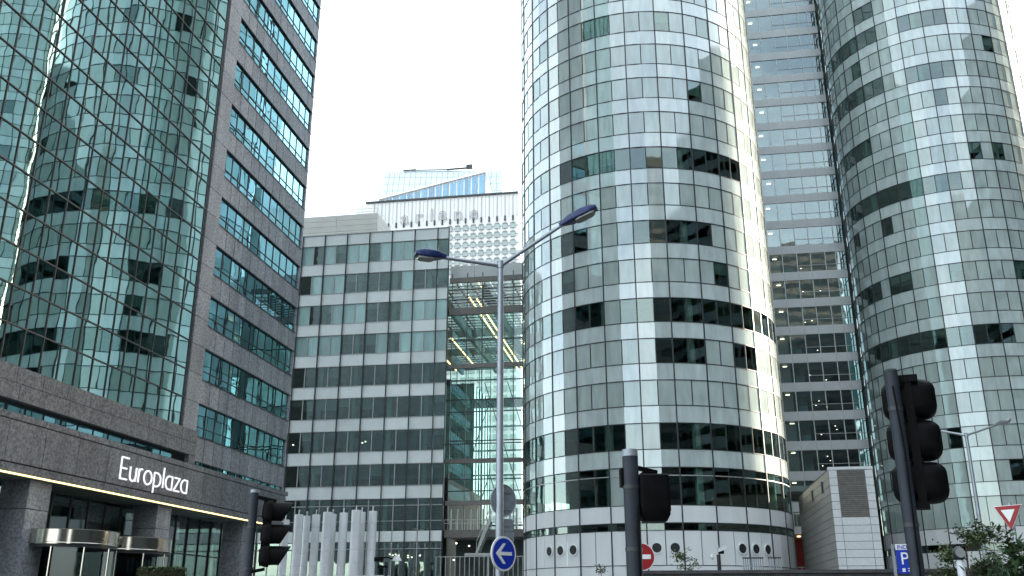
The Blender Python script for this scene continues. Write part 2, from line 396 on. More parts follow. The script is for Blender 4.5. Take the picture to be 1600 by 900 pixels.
    for j in vis:      # thin glazing bars between two panes of one bay
        if j % 2 == 0: continue
        phi = phase + HALF * j
        for k in range(1, kvis + 1):
            z = ZT + FL * k - WIN / 2 - 2.2; c = Vector((r * math.sin(R(phi)), -r * math.cos(R(phi)), z))
            s = Vector((math.cos(R(phi)), math.sin(R(phi)), 0)) * .035; n = Vector((math.sin(R(phi)), -math.cos(R(phi)), 0))
            pm.add([c - s + n * .03 + Vector((0, 0, a)) for a in (-WIN / 2, WIN / 2)] + [c + s + n * .03 + Vector((0, 0, a)) for a in (-WIN / 2, WIN / 2)]
                   + [c - s - n * .1 + Vector((0, 0, a)) for a in (-WIN / 2, WIN / 2)] + [c + s - n * .1 + Vector((0, 0, a)) for a in (-WIN / 2, WIN / 2)],
                   [(0, 2, 3, 1), (4, 5, 7, 6), (0, 1, 5, 4), (2, 6, 7, 3)])
    build(pm, 'glazing_bars', 'mullion_dark', t, kind='stuff')
    # ---- inside: core, floor slabs, columns
    ib = MB().tube([(0, 0, 0), (0, 0, ztop - 2.2)], r - core_r, 24)
    build(ib, 'core', 'interior_dark', t)
    fs_ = MB()
    for k in range(0, KTOP + 1):
        z = ZT + FL * k - 2.2; fs_.tube([(0, 0, z + .08), (0, 0, z + sh - .08)], r - .16, 53)
    build(fs_, 'floor_slabs', 'interior_mid', t, kind='stuff')
    cmh = MB().tube([(0, 0, 0), (0, 0, ztop - 2.2)], .36, 14).mesh('column', 'column_pale', 40)
    for i in range(9):
        phi = 19.5 + 40.5 * i
        link('column', cmh, t, ((r - .55) * math.sin(R(phi)), -(r - .55) * math.cos(R(phi)), 0))
    # ---- slab running back from the round end
    x0, x1, y1 = slab
    sb = MB(); sb.m = 0; sb.box(x0 - cx + .15, x1 - cx - .15, 1.5, y1 - cy, 0, ztop - 2.2)
    for k in range(1, KTOP + 1):
        zc = ZT + FL * k - WIN - sh / 2 - 2.2; sb.m = 1
        sb.box(x0 - cx, x1 - cx, 1.4, y1 - cy + .1, zc - sh / 2 + .04, zc + sh / 2 - .04)
        zc = ZT + FL * k - WIN / 2 - 2.2; sb.m = 2
        sb.box(x0 - cx + .04, x1 - cx - .04, 1.4, y1 - cy + .06, zc - WIN / 2 + .04, zc + WIN / 2 - .04)
    build(sb, 'rear_wing', ['joint_dark', 'spandrel_glass', 'blind_glass'], t)
    # ---- low storey: tall lobby windows, white band, dark strip, cladding
    def facets(z0, z1, mat, name, off=0.0, only=None, pair=False, tilt=0.0):
        if pair:
            me = spandrel_mb(0, 2, -(z1 - z0) / 2 + .03, (z1 - z0) / 2 - .03, MB()).mesh(name, mat)
            for j in pj:
                if abs(phase + HALF * (j + 1) - view_phi) < 98: link(name, me, t, (0, 0, (z0 + z1) / 2 - 2.2), (0, 0, R(phase + HALF * j)))
        else:
            for j in vis:
                if only and not only(j): continue
                phi = phase + HALF * (j + .5)
                panel(t, name, wch - .07, z1 - z0 - .06, .06, mat if isinstance(mat, str) else mat(j), pos(phi, rf + off, (z0 + z1) / 2), phi, tilt)
    for z0, z1, kind, pair in sub:
        if kind == 'lobby': facets(z0, z1, lambda j: 'clear_glass' if dark(0, phase + HALF * (j + .5), j) else 'blind_glass', 'lobby_pane', tilt=R(.2))
        elif kind == 'strip': facets(z0, z1, 'clear_glass', 'strip_window', -.10)
        else: facets(z0, z1, 'white_cladding', 'cladding_panel', .015, pair=pair)
    rg = MB()
    for z0, z1, kind, pair in sub: ring(z0 - 2.2, .06, .03, rg, -.15)
    build(rg, 'cladding_joints', 'mullion_dark', t, kind='stuff')
    build(MB().tube([(0, 0, -.2), (0, 0, sub[-1][0] - 2.2 + .3)], r - .2, 40), 'plinth', 'interior_dark', t)
    z0, z1 = [s for s in sub if s[2] == 'band'][0][:2]
    build(MB().tube([(0, 0, z0 - 2.2 + .1), (0, 0, z1 - 2.2 - .1)], r - .16, 40), 'ring_beam', 'interior_dark', t)
    return t, pos, rf

DR1 = {0: 1, 1: 1, 4: 1, 6: 1, 8: 1}
rnd1 = random.Random(3); _h1 = {}
def dark1(k, phi, j):
    key = (k, j)
    if key in _h1: return _h1[key]
    d = 0; q = rnd1.random()
    if k == 0: d = 1 if (phi < -24 or phi > 19) else (0 if -17 < phi < 2 else q < .5)
    elif k == 1: d = 0 if -12 < phi < 2.2 else 1
    elif k == 4: d = 1 if phi > -11 else (1 if (-48 < phi < -18) else 0)
    elif k == 3: d = 1 if 2 < phi < 22 or 40 < phi < 50 else 0
    elif k == 6: d = 1 if (-5 < phi < 31 or -46 < phi < -20) else 0
    elif k == 8: d = 1 if (-9 < phi < 52 or -50 < phi < -45 or -36 < phi < -30) else (.35 if -27 < phi < -12 else 0)
    elif k == 10 and 28 < phi < 34: d = .3
    elif k > 8: d = 1 if q < .05 else (.5 if q < .07 else 0)
    else: d = .5 if q < .02 else 0
    _h1[key] = d; return d
S1 = [(9.31, 12.31, 'lobby', 0), (7.95, 9.31, 'band', 1), (7.36, 7.95, 'strip', 0), (4.70, 7.36, 'clad', 0), (2.2, 4.70, 'clad', 1)]
T1X, T1Y, T1R = -1.65, 89.1, 12.1
t1, pos1, rf1 = tower('rounded glass tower rising behind the double-armed street lamp, portholes in its white base',
                      T1X, T1Y, T1R, 11.2, 13, -1.0, dark1, S1, 2.3, (2.0, 10.45, 131))
build(MB().box(-8.5, 3.4, 12.5, 42, 0, 50), 'reflection_wing', 'spandrel_glass', t1)  # added out of sight so the lower window bands mirror less sky
# transom bar across the lobby windows
rb = MB().tube([(0, 0, 0), (0, 0, .07)], T1R + .04, 53); build(rb, 'lobby_transom', 'mullion_pale', t1, loc=(0, 0, 11.62 - 2.2))
# portholes with pale rims
for phi in (-46.6, -39.7, -32.9, 0.9, 7.7, 34.2, 41.0, 47.8):
    j = math.floor((phi - 11.2) / HALF); pc = 11.2 + HALF * (j + .5)
    c = Vector(pos1(pc, rf1 + .02, 6.03)); n = Vector((math.sin(R(pc)), -math.cos(R(pc)), 0))
    rim = MB(); nseg = 24; vs = []
    s = Vector((math.cos(R(pc)), math.sin(R(pc)), 0)); u = Vector((0, 0, 1))
    for rad, dn in ((.37, .07), (.46, .07), (.46, -.02), (.37, -.02)):
        vs += [n * dn + (s * math.cos(2 * math.pi * i / nseg) + u * math.sin(2 * math.pi * i / nseg)) * rad for i in range(nseg)]
    fs = [(q * nseg + i, q * nseg + (i + 1) % nseg, ((q + 1) % 4) * nseg + (i + 1) % nseg, ((q + 1) % 4) * nseg + i) for q in range(4) for i in range(nseg)]
    rim.add(vs, fs)
    o = link('porthole', MB().disc((0, 0, 0), n, .38, .06, 24).mesh('porthole', 'joint_dark'), t1, rel(t1, c + n * .02))
    link('rim', rim.mesh('rim', 'white_cladding', 30), o)

rnd2 = random.Random(5); _h2 = {}
def dark2(k, phi, j):
    key = (k, j)
    if key in _h2: return _h2[key]
    d = 0; q = rnd2.random()
    if k in (16, 14): d = 1 if (phi < -38 or -26 < phi < 3) else 0
    elif k == 15: d = .45 if q < .15 else 0
    elif k == 13: d = 1 if -12 < phi < -5 else 0
    elif k == 10: d = 1 if phi < -6 else 0
    elif k == 12: d = 1 if phi < -50 else 0
    elif k == 7: d = (.6 if q < .35 else (1 if q < .6 else 0)) if phi > -60 else 1
    elif k == 5: d = 1 if phi < 12 else 0
    elif k == 4: d = 1 if q < .10 else 0
    elif k == 2: d = 1 if -34 < phi < -26 else 0
    elif k == 0: d = 0
    else: d = 1 if q < .04 else (.4 if q < .07 else 0)
    _h2[key] = d; return d
S2 = [(9.31, 12.31, 'lobby', 0), (7.70, 9.31, 'band', 1), (7.0, 7.70, 'strip', 0), (4.6, 7.0, 'clad', 0), (2.2, 4.6, 'clad', 1)]
T2X, T2Y, T2R = 34.94, 114.5, 11.45
t2, pos2, rf2 = tower('rounded glass tower standing farther back, behind the three-lens signal and the yield sign',
                      T2X, T2Y, T2R, -24.4, 17, -17.0, dark2, S2, 2.3, (T2X - T2R + .1, T2X + T2R - .1, 165))

# ------------------------------------------------------------------ glazed link between the towers
lk = thing('glazed_link_building', 'recessed glazed link with pale floor bands between the two rounded towers', 'office building', (17, 117, 2.2))
LX0, LX1, LY = 10.6, 23.4, 117.0
edges = [10.6, 12.3, 13.95, 15.6, 17.4, 19.1, 20.9, 22.2, 23.4]
lamp_me = MB().box(-.26, .26, -.1, .1, 0, .05).mesh('ceiling_lamp', 'lamp_glow')
for k in range(-1, 22):
    zt = ZT + FL * k; z0 = zt - 2.55
    panel(lk, 'floor_band', LX1 - LX0, 1.02, .5, 'link_cladding', ((LX0 + LX1) / 2, LY - .1, zt + .52), 0)
    for a, b in zip(edges[:-1], edges[1:]):
        if a > 22: mat = 'teal_glass' if k < 9 else 'link_glass'
        else: mat = 'link_glass'
        panel(lk, 'window_pane', b - a - .08, 2.5, .05, mat, ((a + b) / 2, LY, zt - 1.27), 0, R(.15))
    link('ceiling_lamp', lamp_me, lk, rel(lk, (random.choice((14.6, 15.0, 14.8)), LY + 1.4, zt - .15)))
fr = MB()
for e in edges[1:-1]: fr.box(e - .04, e + .04, LY - .12, LY + .05, 2.3, ZT + FL * 21)
for k in range(-1, 22):
    zt = ZT + FL * k
    fr.box(LX0, LX1, LY - .09, LY + .04, zt - .05, zt + .01); fr.box(LX0, LX1, LY - .09, LY + .04, zt - 2.6, zt - 2.53); fr.box(17.4, LX1, LY - .05, LY + .03, zt - 1.72, zt - 1.67)
fr.v = [tuple(Vector(p) - lk.location) for p in fr.v]; build(fr, 'glazing_frame', 'mullion_pale', lk, kind='stuff')
rm_ = MB()
for k in range(-1, 22):
    zt = ZT + FL * k; rm_.m = 0
    rm_.box(LX0, LX1, LY + .4, LY + 9, zt + .06, zt + 1.0)
    rm_.m = 1; rm_.box(LX0, 15.6, LY + 2.6, LY + 3.0, zt - 2.6, zt + .05)
    rm_.m = 2; rm_.box(15.6, 17.4, LY + 3.6, LY + 4, zt - 2.6, zt + .05)
    rm_.m = 3; rm_.box(17.4, LX1, LY + 7, LY + 7.4, zt - 2.6, zt + .05)
    rm_.m = 0; rm_.box(11.0, 12.0, LY + .8, LY + 1.5, zt - 2.5, zt - 1.6); rm_.box(16.0, 17.0, LY + .8, LY + 1.5, zt - 2.5, zt - 1.7)
rm_.v = [tuple(Vector(p) - lk.location) for p in rm_.v]
build(rm_, 'rooms', ['interior_mid', 'blind_fabric', 'interior_mid', 'interior_dark'], lk, kind='stuff')
sp_me = MB().box(-.07, .07, -.07, .07, 0, .04).mesh('spot_lamp', 'lamp_glow')
for k in range(-1, 10):
    for i in range(2 if k > 4 else 3): link('spot_lamp', sp_me, lk, rel(lk, (random.uniform(17.8, 21), LY + random.uniform(2, 5.5), ZT + FL * k - random.uniform(.2, 1.9))))
build(MB().box(LX0 - 17, LX1 - 17, 8, 12, 0, ZT + FL * 21.6 - 2.2), 'rear_wall', 'interior_dark', lk)

# ------------------------------------------------------------------ granite and mirror-glass tower on the street's left side
EX = -29.4
eu = thing('mirror_glass_tower', 'grey granite tower of mirror glass with white lettering above its recessed entrance', 'office tower', (EX, 50, 2.2))
YE = 68.9; PT = 12.05
def eloc(mb): mb.v = [tuple(Vector(p) - eu.location) for p in mb.v]; return mb
build(eloc(MB().box(-62, EX - .42, 14, YE - .3, PT - .4, 112)), 'body', 'joint_dark', eu)
rows = []
z = PT
for k in range(12): rows += [(z, z + 1.83), (z + 1.83, z + 3.6)]; z += 3.6
CW = 1.35; ncol = 16; npane = 0
up = MB()
for c in range(28):
    y1 = 52.5 - CW * c; y0 = y1 - CW
    for ri, (a, b) in enumerate(rows + [(rows[-1][1] + 3.6 * q, rows[-1][1] + 3.6 * q + 3.6) for q in range(15)]):
        p = proj_ok = None
        inside = ri < 24 and y1 > 30.5 and (b - PT) < 44 and not (y1 < 33.5 and b > 44)
        if inside and npane < 298:
            panel(eu, 'window_pane', CW - .05, b - a - .05, .06, 'mirror_glass', (EX, (y0 + y1) / 2, (a + b) / 2), 90, R(.16)); npane += 1
        else: up.box(EX - .06, EX, y0 + .03, y1 - .03, a + .03, b - .03)
build(eloc(up), 'outer_window_panes', 'mirror_glass', eu, kind='stuff')
mv = MB().box(-.026, .026, -.05, .05, 0, 100).mesh('mullion', 'mullion_dark')
for c in range(28): link('mullion', mv, eu, rel(eu, (EX, 52.5 - CW * c, PT)), (0, 0, R(90)))
th_ = MB().box(-19, 19, -.06, .06, -.03, .03).mesh('transom', 'mullion_dark')
for a, b in rows: link('transom', th_, eu, rel(eu, (EX, 33.5, b)), (0, 0, R(90)))
# dark channel with clips, then the granite pier
build(eloc(MB().box(EX - .3, EX - .05, 52.5, 52.8, PT, 100)), 'channel', 'mullion_dark', eu)
for k in range(24):
    panel(eu, 'granite_panel', 1.68, 1.77, .28, 'granite_light', (EX + .06, 53.66, PT + 1.8 * k + .9), 90)
build(eloc(MB().box(EX - .3, EX + .05, 52.8, 54.5, PT + 43.2, 105)), 'pier', 'granite_light', eu)
# window bands and granite aprons
ncb = 11; bw_ = (YE - 54.5) / ncb
for k in range(-1, 13):
    top = 13.88 + 3.6 * k; sill = top - 2.05
    if k == -1: sill = 9.80; top = 10.28
    for c in range(ncb):
        yc = 54.5 + bw_ * (c + .5)
        panel(eu, 'band_window', bw_ - .04, top - sill - .04, .05, 'band_glass', (EX - .10, yc, (top + sill) / 2), 90, R(.2))
        ap = (13.88 + 3.6 * (k + 1) - 2.05) - top
        panel(eu, 'granite_panel', bw_ - .065, ap - .03, .24, 'granite_light', (EX + .02, yc, top + ap / 2), 90)
bars = MB()
for k in range(0, 13):
    top = 13.88 + 3.6 * k; bars.box(EX - .12, EX - .05, 54.5, YE, top - 1.45, top - 1.41); bars.box(EX - .2, EX + .06, 54.5, YE, top - .03, top + .02); bars.box(EX - .2, EX + .06, 54.5, YE, top - 2.08, top - 2.03)
for c in range(ncb + 1): bars.box(EX - .13, EX - .06, 54.5 + bw_ * c - .03, 54.5 + bw_ * c + .03, 10, 60)
build(eloc(bars), 'glazing_bars', 'mullion_dark', eu, kind='stuff')
build(eloc(MB().box(-50, EX, YE - .28, YE + .02, 7.3, 60)), 'end_wall', 'granite_light', eu)
# podium courses
def course(z0, z1, x, w, ya, yb, mat='granite', off=0.0, t=.3):
    n = max(1, round((yb - ya) / w)); w = (yb - ya) / n
    for i in range(n): panel(eu, 'granite_panel', w - .03, z1 - z0 - .025, t, mat, (x, ya + w * (i + .5), (z0 + z1) / 2), 90)
course(11.28, PT, EX + .25, 1.9, 24, 54.4); course(10.50, 11.28, EX + .25, 1.9, 24.6, 54.4)
course(9.66, 9.98, EX + .25, 2.6, 24, YE); course(7.78, 9.62, EX + .27, 2.6, 24.2, YE); course(7.36, 7.74, EX + .25, 2.6, 24, YE)
course(9.98, 10.5, EX + .25, .8, 53.6, 54.4)
panel(eu, 'ledge', 15.0, .3, .3, 'granite', (EX + .22, 61.9, 9.83 + .01), 90)
build(eloc(MB().box(EX - .4, EX + .18, 24, YE - .2, 7.40, 9.9)), 'podium_core', 'joint_dark', eu)
build(eloc(MB().box(EX - .4, EX + .18, 24, 53.6, 10.55, PT - .03)), 'podium_core', 'joint_dark', eu)
for i in range(20):
    panel(eu, 'slot_window', 1.2, .5, .04, 'band_glass', (EX - .28, 26 + 1.36 * i, 10.24), 90, R(.3))
build(eloc(MB().box(EX - 3.2, EX + .24, 24, YE - .2, 7.24, 7.35)), 'soffit', 'interior_mid', eu)
build(eloc(MB().box(EX + .12, EX + .262, 24, 67.6, 7.27, 7.34)), 'light_strip', 'led_warm', eu)
# recessed lobby glazing and piers
LBX = EX - 2.2
for c in range(26):
    y0 = 27 + 1.6 * c
    panel(eu, 'lobby_pane', 1.54, 2.3, .04, 'lobby_glass', (LBX, y0 + .8, 6.05), 90, R(.15)); panel(eu, 'lobby_pane', 1.54, 2.6, .04, 'lobby_glass', (LBX, y0 + .8, 3.55), 90, R(.15))
lb = MB()
for c in range(27): lb.box(LBX - .06, LBX + .06, 27 + 1.6 * c - .035, 27 + 1.6 * c + .035, 2.2, 7.25)
lb.box(LBX - .06, LBX + .06, 27, 68.6, 4.84, 4.91)
build(eloc(lb), 'lobby_frame', 'mullion_dark', eu)
li = MB(); li.m = 0; li.box(EX - 12, EX - 11.6, 24, YE - .5, 2.2, 7.4); li.m = 1
for yy in (33, 40.5, 46, 51.5, 58, 64): li.box(EX - 7.2, EX - 6.4, yy, yy + 1.3, 2.2, 7.3)
build(eloc(li), 'lobby_interior', ['lobby_dark', 'interior_mid'], eu)
for y0, y1 in ((31.0, 32.5), (39.75, 41.35), (51.2, 52.75), (62.6, 64.0)):
    build(eloc(MB().box(EX - 1.5, EX - .02, y0, y1, 2.2, 5.9)), 'pier', 'granite_light', eu); build(eloc(MB().box(EX - 1.5, EX - .02, y0, y1, 5.93, 7.23)), 'pier', 'granite_light', eu)
# lettering: single-stroke rounded letters (x along +Y, z up), cap height 1
def arc(cx, cz, rx, rz, a0, a1, n=12): return [(cx + rx * math.cos(R(a0 + (a1 - a0) * i / n)), cz + rz * math.sin(R(a0 + (a1 - a0) * i / n))) for i in range(n + 1)]
GL = {'E': (.66, [[(.56, 1.0), (.08, 1.0), (.08, 0), (.56, 0)], [(.08, .5), (.48, .5)]]),
      'u': (.62, [[(.08, .66), (.08, .24)] + arc(.29, .24, .21, .24, 180, 360) + [(.50, .24), (.50, .66)], [(.50, .3), (.50, .0)]]),
      'r': (.42, [[(.08, 0), (.08, .66)], [(.08, .40)] + arc(.28, .42, .2, .24, 180, 80, 6)]),
      'o': (.74, [arc(.35, .33, .29, .33, 0, 360, 24)]),
      'p': (.70, [[(.08, -.34), (.08, .66), (.30, .66)] + arc(.30, .33, .29, .33, 90, -90, 12) + [(.08, 0)]]),
      'l': (.24, [[(.10, 0), (.10, 1.02)]]),
      'a': (.70, [[(.58, 0), (.58, .66), (.34, .66)] + arc(.34, .33, .28, .33, 90, 270, 12) + [(.58, 0)]]),
      'z': (.58, [[(.06, .66), (.50, .66), (.05, 0), (.52, 0)]])}
ysc, zsc = 1.40, 1.13
pen = 46.15
for ch in 'Europlaza':
    w, strokes = GL[ch]; mb = MB()
    for st in strokes:
        for q in range(len(st) - 1):
            mb.tube([(0, st[q][0] * ysc, st[q][1] * zsc), (0, st[q + 1][0] * ysc, st[q + 1][1] * zsc)], .050, 8)
    o = build(mb, 'letter', 'letter_white', eu, smooth=50, loc=rel(eu, (EX + .40, pen, 8.12)))
    pen += w * ysc
# revolving doors
def revolving(label, cy):
    t = thing('revolving_door', label, 'door', (EX + .2, cy, 2.2), 'revolving doors of the granite tower')
    r = 2.42
    build(MB().tube([(0, 0, 2.2), (0, 0, 2.25), (0, 0, 2.28), (0, 0, 2.85), (0, 0, 2.88)], [r, r, r - .02, r - .02, r], 48), 'drum', 'brushed_steel', t, 30)
    build(MB().tube([(0, 0, 2.36), (0, 0, 2.40)], r + .02, 48), 'drum_rib', 'brushed_steel', t, 30)
    build(MB().tube([(0, 0, 2.06), (0, 0, 2.19)], r - .05, 48), 'door_head', 'mullion_dark', t, 30)
    for a in (-70, -35, 0, 35, 70, 105, 145):
        x, y = r * .97 * math.cos(R(a)), r * .97 * math.sin(R(a))
        build(MB().tube([(x, y, 0), (x, y, 2.07)], .05, 8), 'post', 'brushed_steel', t)
    for a in (-52, 88, 125):
        w = 2 * r * .96 * math.sin(R(17)); c = r * .96 * math.cos(R(17))
        panel(t, 'curved_pane', w - .1, 2.05, .02, 'lobby_glass', Vector((c * math.cos(R(a)), c * math.sin(R(a)), 1.03)) + t.location, a + 90)
    for a in (20, 110, 200, 290):
        build(MB().box(.05, r - .15, -.02, .02, .02, 2.0), 'door_wing', 'lobby_glass', t, rot=(0, 0, R(a)))
    for a in (38, 62): build(MB().tube([((r + .02) * math.cos(R(a)), (r + .02) * math.sin(R(a)), 2.3), ((r + .12) * math.cos(R(a)), (r + .12) * math.sin(R(a)), 2.28)], .06, 10), 'sensor', 'signal_black', t)
    return t
revolving('revolving door with a broad steel drum next to the wide granite pier', 42.75)
revolving('revolving door with a steel drum behind the clipped hedge', 47.95)

# ------------------------------------------------------------------ office block facing the street
OY = 95.8; OXR = -23.3
of = thing('office_block', 'grey banded office block behind the white flue pipes, beside the glass atrium', 'office building', (-36, OY, 2.2))
def oloc(mb): mb.v = [tuple(Vector(p) - of.location) for p in mb.v]; return mb
sl_ = OXR / OY
build(oloc(MB().prism([(-64, OY + 4.6), (OXR + sl_ * 4.6 - .1, OY + 4.6), (OXR + sl_ * 12 - .1, OY + 12), (-64, OY + 12)], 2.2, 42.0)), 'rear_wall', 'interior_mid', of)
MOD = 2.68; xs = [OXR - 1.34 - MOD * i for i in range(13)]; bays = [(OXR - 1.34, OXR)] + [(x - MOD, x) for x in xs]
OT = 12.27
rndo = random.Random(11)
def owin(k, i, h):
    q = rndo.random()
    if k >= 5: return 'b' if q < .62 else ('h' if q < .78 else 'c')
    if k == 4: return 'c' if q < .85 else 'h'
    if k == 3: return 'h' if q < .55 else 'c'
    return 'c' if q < .86 else 'h'
for k in range(0, 9):
    top = OT + FL * k + (.05 if k else 0); z0 = top - 2.25 if k else 9.10
    for i, (a, b) in enumerate(bays):
        halves = [(a, b)] if i == 0 else [(a, (a + b) / 2), ((a + b) / 2, b)]
        for hi, (p, q) in enumerate(halves):
            if k == 0:
                panel(of, 'window_pane', q - p - .1, 2.42, .05, 'office_glass', ((p + q) / 2, OY + .06, 9.1 + 1.24), 0, R(.15)); panel(of, 'window_pane', q - p - .1, .58, .05, 'office_glass', ((p + q) / 2, OY + .06, 11.95), 0, R(.15))
                continue
            kind = owin(k, i, hi); h = top - z0 - .06
            o = panel(of, 'window_pane', q - p - .1, h, .05, 'office_blind_glass' if kind == 'b' else 'office_glass', ((p + q) / 2, OY + .06, (top + z0) / 2), 0, R(.2))
            if kind == 'h':
                bh = round(h * rndo.choice((.3, .4, .55)), 2); link('blind', panel_mesh(round(q - p - .1, 3), bh, .02, 'blind_fabric'), o, (0, .12, h / 2 - bh / 2))
        ap = FL - 2.25
        zc = top + ap / 2 if k else top + .68
        panel(of, 'spandrel_panel', b - a - .07, (ap if k else 1.37) - .06, .16, 'office_cladding', ((a + b) / 2, OY - .02, zc), 0)
    # rooms
    f = MB(); f.m = 0; f.prism([(-64, OY + .22), (OXR - .2, OY + .22), (OXR + sl_ * 4.4 - .2, OY + 4.5), (-64, OY + 4.5)], top + .04, top + FL - 2.3); f.m = 1
    for xx in [OXR - 2.3 - 4.02 * i for i in range(10)]: f.tube([(xx, OY + .46, z0), (xx, OY + .46, top + .04)], .24, 10)
    f.m = 2
    for i in range(14):
        x_ = rndo.uniform(-45, -24); f.box(x_, x_ + rndo.uniform(.3, 1.1), OY + .9, OY + 1.3, z0, z0 + rndo.uniform(.3, .75))
    build(oloc(f), 'storey', ['interior_mid', 'column_pale', 'interior_dark'], of)
# top parapet row, band over ground floor, ground floor glazing
for i, (a, b) in enumerate(bays):
    panel(of, 'spandrel_panel', b - a - .07, 1.06, .16, 'office_cladding', ((a + b) / 2, OY - .02, 7.95 + .56), 0)
    for (p, q) in ([(a, b)] if i == 0 else [(a, (a + b) / 2), ((a + b) / 2, b)]):
        panel(of, 'shop_pane', q - p - .1, .62, .05, 'office_glass', ((p + q) / 2, OY + .06, 7.58), 0, R(.15)); panel(of, 'shop_pane', q - p - .1, 4.9, .05, 'office_glass', ((p + q) / 2, OY + .06, 4.7), 0, R(.15))
build(oloc(MB().prism([(-64, OY + .2), (OXR - .2, OY + .2), (OXR + sl_ * 4.4 - .2, OY + 4.5), (-64, OY + 4.5)], 8.0, 9.0)), 'storey', 'interior_mid', of)
ofr = MB()
for i, x in enumerate(xs + [OXR - .04]): ofr.box(x - .05, x + .05, OY - .14, OY + .1, 2.3, 42.45)
build(oloc(ofr), 'mullions', 'mullion_dark', of, kind='stuff')
ofr = MB()
for i, x in enumerate(xs): ofr.box(x - MOD / 2 - .045, x - MOD / 2 + .045, OY - .02, OY + .12, 2.3, 9.05); [ofr.box(x - MOD / 2 - .045, x - MOD / 2 + .045, OY - .02, OY + .12, (OT + FL * k - 2.2) if k else 9.1, OT + FL * k + .05) for k in range(0, 9)]
for k in range(0, 9): ofr.box(-64, OXR, OY - .06, OY + .1, OT + FL * k + .03, OT + FL * k + .09); ofr.box(-64, OXR, OY - .06, OY + .1, OT + FL * k - 2.25, OT + FL * k - 2.19)
ofr.box(-64, OXR, OY - .05, OY + .1, 11.58, 11.66); ofr.box(-64, OXR, OY - .05, OY + .1, 7.22, 7.30)
ofr.box(-64, OXR + .02, OY - .1, OY + .3, 42.42, 42.52)
build(oloc(ofr), 'glazing_frame', 'mullion_pale', of, kind='stuff')
build(oloc(MB().prism([(-64, OY + .2), (OXR - .15, OY + .2), (OXR + sl_ * 11.8 - .15, OY + 11.8), (-64, OY + 11.8)], 42.0, 42.38)), 'roof', 'roof_membrane', of)
for i in range(8):
    build(oloc(MB().box(-30.2 + i * .8, -29.5 + i * .8, OY + 2.0, OY + 2.02, 2.2, 7.1)), 'curtain', 'interior_dark', of)
glow = MB().box(-.07, .07, -.07, .07, -.05, .05).mesh('shop_lamp', 'lamp_glow')
for i in range(11):
    px = random.choice((604, 608, 613, 618, 622, 638, 643, 647, 650, 656)) + random.uniform(-1, 1); p = onY(px, random.uniform(866, 872), OY + 1.2); link('shop_lamp', glow, of, rel(of, p))
for px, py in ((458, 695), (566, 692), (571, 690)): link('desk_lamp', glow, of, rel(of, onY(px, py, OY + 1.6)))
# set-back plant room on the roof
px1 = onY(590, 333, 98)
for q in range(5):
    z0 = 42.4 + q * .7
    for i in range(6): panel(of, 'plant_room_panel', 5.0, .67, .2, 'beige_cladding', (px1.x - 2.52 - 5.04 * i, 98, z0 + .35), 0)
    panel(of, 'plant_room_panel', 6.9, .67, .2, 'beige_cladding', (px1.x, 101.5, z0 + .35), 90)
build(oloc(MB().box(-63, px1.x - .1, 98.1, 105, 42.2, 45.86)), 'plant_room', 'joint_dark', of)
rl = MB()
for z in (46.3, 46.7): rl.bar((-63, 98.4, z), (px1.x - .2, 98.4, z), .03); rl.bar((px1.x - .2, 98.4, z), (px1.x - .2, 105, z), .03)
for i in range(14): rl.bar((px1.x - .2 - 1.8 * i, 98.4, 45.8), (px1.x - .2 - 1.8 * i, 98.4, 46.7), .03)
build(oloc(rl), 'roof_railing', 'mullion_pale', of)

# ------------------------------------------------------------------ glass atrium between office block and tower
AY = 96.3; AX0, AX1 = OXR + .05, -12.2; RZ = 34.6; BY = 133.0
at = thing('glass_atrium', 'tall glass atrium with lit roof beams between the office block and the rounded tower', 'atrium', (-18, AY, 2.2))
def aloc(mb): mb.v = [tuple(Vector(p) - at.location) for p in mb.v]; return mb
for i in range(4): panel(at, 'fascia_panel', 2.75, 1.4, .5, 'link_cladding', (AX0 + 1.4 + 2.78 * i, AY, 37.2), 0)
for z0, z1, dy in ((32.15, 32.95, .3), (35.9, 36.45, .2), (26.08, 26.52, .25), (15.88, 16.32, .25), (11.58, 12.02, .25), (8.35, 9.1, .6)):
    build(aloc(MB().box(AX0, AX1, AY - .1, AY + dy, z0, z1)), 'beam', 'louvre_grey', at)
fr = MB()
for z in (29.2, 22.6, 21.3, 18.2, 17.9, 14.2, 13.0): fr.box(AX0, AX1, AY - .06, AY + .1, z - .05, z + .05)
for i in range(7): x = AX0 + .3 + 1.72 * i; fr.box(x - .035, x + .035, AY - .08, AY + .1, 9.1, 37)
build(aloc(fr), 'glazing_frame', 'mullion_dark', at)
zs = [11.6, 15.9, 21.3, 26.3, 32.2]
for a, b in zip(zs[:-1], zs[1:]):
    for i in range(6): panel(at, 'glass_pane', 1.66, b - a - .1, .03, 'atrium_glass', (AX0 + .3 + 1.72 * (i + .5), AY + .02, (a + b) / 2), 0, R(.1))
# clerestory louvres
lv = MB()
for q in range(9):
    z = 33.2 + q * .3
    for i in range(6):
        x = AX0 + .3 + 1.72 * i; lv.bar((x + .1, AY + .3, z), (x + 1.6, AY + .3, z), .05, .10)
build(aloc(lv), 'clerestory_louvres', 'mullion_pale', at, kind='stuff')
